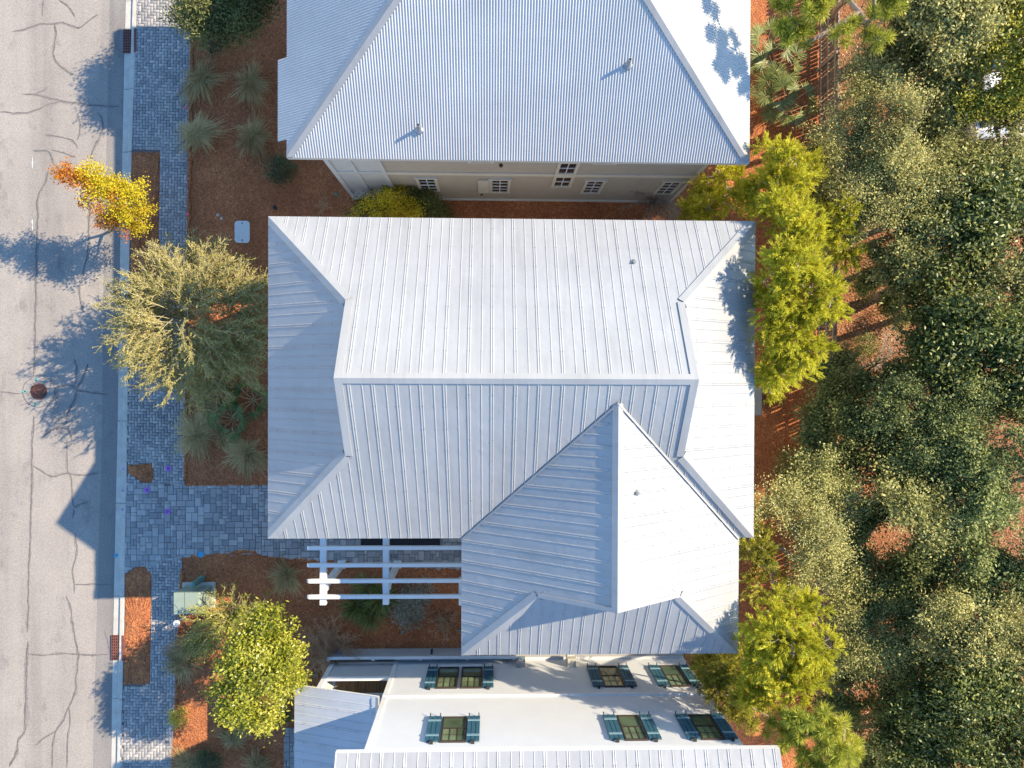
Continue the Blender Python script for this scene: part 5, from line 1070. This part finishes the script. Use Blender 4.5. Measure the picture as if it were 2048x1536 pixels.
for lab, base, lobes, mat, nt in (
    ('dull green tree over the small lower orange patch', (1720, 1060), [(1715, 1050, 3.6, .8, .7, .7), (1690, 1110, 3.4, .6, .6, .6)], 'lf_shade', 85),
    ('olive green young tree right of the airy olive tree', (1760, 1140), [(1770, 1150, 3.4, .7, .5, .6), (1735, 1185, 3.4, .7, .5, .6)], 'lf_bluegreen', 75),
    ('dark bushy tree behind the lower conifer', (1690, 1370), [(1700, 1350, 3.4, .8, .8, .7), (1680, 1400, 3.0, .6, .6, .6)], 'lf_shade', 95),
    ('dark oak between the top pine and the corner oak', (1810, 90), [(1815, 50, 5.2, .8, .6, .7), (1800, 120, 4.8, .8, .6, .7), (1840, -10, 5.2, .9, .6, .7)], 'lf_bluegreen', 130),
    ('small shaded tree leaning over the fence below the largest conifer', (1665, 770), [(1655, 745, 2.8, .7, .5, .6), (1665, 800, 3.0, .8, .6, .6)], 'lf_shade', 90),
    ('shaded tree hiding the fence beside the middle of the wood', (1645, 900), [(1640, 870, 3.2, .7, .7, .6), (1630, 940, 3.4, .7, .6, .6), (1610, 985, 3.4, .5, .4, .5)], 'lf_bluegreen', 100),
    ('grey green tree at the fence right of the yellow conifers', (1665, 360), [(1660, 340, 4.2, .6, .6, .6), (1670, 400, 4.2, .6, .6, .6)], 'lf_grey', 80),
    ('dark young tree in the clearing beside the dark magnolia', (1850, 560), [(1850, 555, 3.6, .6, .5, .6), (1885, 590, 3.8, .7, .5, .6)], 'lf_shade', 75),
    ('yellow green oak covering the far side of the white car', (1990, 190), [(1970, 205, 5.6, .7, .5, .6), (2040, 190, 5.8, .6, .6, .6), (1955, 85, 6.0, .6, .4, .5), (2000, 60, 6.2, .7, .3, .5), (1945, 140, 5.6, .35, .5, .5)], 'lf_yellowoak', 150),
    ('blue green tree left of the middle dark magnolia', (1840, 740), [(1830, 730, 4.0, .7, .6, .7), (1870, 780, 4.4, .8, .6, .7), (1790, 760, 3.6, .6, .5, .6)], 'lf_bluegreen', 120),
    ('olive tree left of the lower right magnolia', (1810, 1340), [(1800, 1320, 4.0, .8, .7, .7), (1830, 1380, 4.0, .7, .6, .7)], 'lf_grey', 95),
    ('pale oak in the gap right of the pale sunlit clump', (1890, 990), [(1880, 980, 4.8, .8, .7, .7), (1905, 1050, 4.6, .8, .6, .7)], 'lf_grey', 95),
    ('dark tree at the right edge between two magnolias', (2020, 800), [(2010, 800, 5.0, .8, .8, .7), (2040, 600, 5.2, .6, .6, .6)], 'lf_bluegreen', 95),
    ('olive tree at the top edge beside the corner oak', (1960, -10), [(1960, -10, 6.2, 1.0, .6, .7), (1980, 25, 5.8, .7, .4, .6)], 'lf_grey', 90),
    ('grey green tree filling the gap below the top pine', (1770, 150), [(1770, 150, 4.6, .8, .6, .6), (1730, 110, 4.4, .6, .5, .5), (1850, 170, 5.0, .7, .6, .6)], 'lf_greyolive', 120),
    ('dull green tree right of the pale fence oak', (1850, 330), [(1840, 250, 4.6, .7, .6, .6), (1870, 350, 4.8, .8, .7, .6), (1830, 400, 4.6, .6, .6, .6)], 'lf_bluegreen', 130),
    ('grey green tree at the right edge below the white car', (2010, 350), [(2000, 340, 5.0, .8, .8, .6), (2040, 390, 5.0, .6, .6, .6)], 'lf_grey', 100),
    ('shaded small tree on the wood floor beside the clearing', (1740, 600), [(1745, 570, 2.6, .5, .4, .4), (1790, 600, 2.4, .4, .4, .4)], 'lf_shade', 45),
    ('dull green tree in the gap left of the pale lower oak', (1830, 1240), [(1830, 1225, 4.0, .8, .7, .6), (1850, 1290, 4.2, .7, .6, .6)], 'lf_bluegreen', 100),
    ('grey tree in the gap right of the airy olive tree', (1700, 1150), [(1690, 1165, 3.8, .7, .6, .6), (1740, 1210, 3.6, .6, .5, .5)], 'lf_grey', 80)):
    oak(lab, base, lobes, mat, nt)
shoots('bare_shrub', 'grey leafless branches fallen below the orange clearing', 'shrub', (1750, 725), .3, 26, 1.9, 1.6, 'pale_bark', None, 0, 0, 0, droop=.4, r=.016, twigs=4, spread=.25)
for px, py, lab in ((1640, 900, 'low dark shrub against the fence below the streaks'), (1570, 930, 'thin dark shrub in the straw by the east wall'), (1730, 690, 'low green shrub at the lower edge of the clearing'), (1790, 640, 'small dark shrub in the orange clearing'), (1660, 560, 'low shrub at the fence left of the clearing'), (1840, 1190, 'low shrub in the lower orange patch')):
    bush(px, py, .6, .6, lab, 'lf_shade', 40, 45, .06, .035)

# ---------------------------------------------------------------- fallen leaves and twigs on the straw and the wood floor
def litter(name, label, n, region, L, z=.012):
    pts = []
    while len(pts) < n:
        x, y = rng.uniform(region[0], region[1]), rng.uniform(region[2], region[3])
        if (not (inside((x, y), walk_out) or inside((x, y), drive)) or rng.random() < .05) and x > at(262, 600)[0]: pts.append((x, y, z + rng.uniform(0, .02)))
    Cn = np.array(pts); o = leaves(name, Cn, rnd(n) * np.array([1, 1, .15]), rnd(n) * .35 + np.array([0, 0, 1]), L * rng.uniform(.5, 1.5, n), L * .45, 'lf_litter', None, .05); return tag(o, label, 'fallen leaves', kind='stuff')
litter('fallen_leaves', 'scattered pale dead leaves and straw on the garden beds', 9000, (-13, 12.8, -17, 17), .06)
litter('fallen_leaves', 'orange and tan dead leaves covering the wood floor', 26000, (13.2, 24, -18, 18), .09)
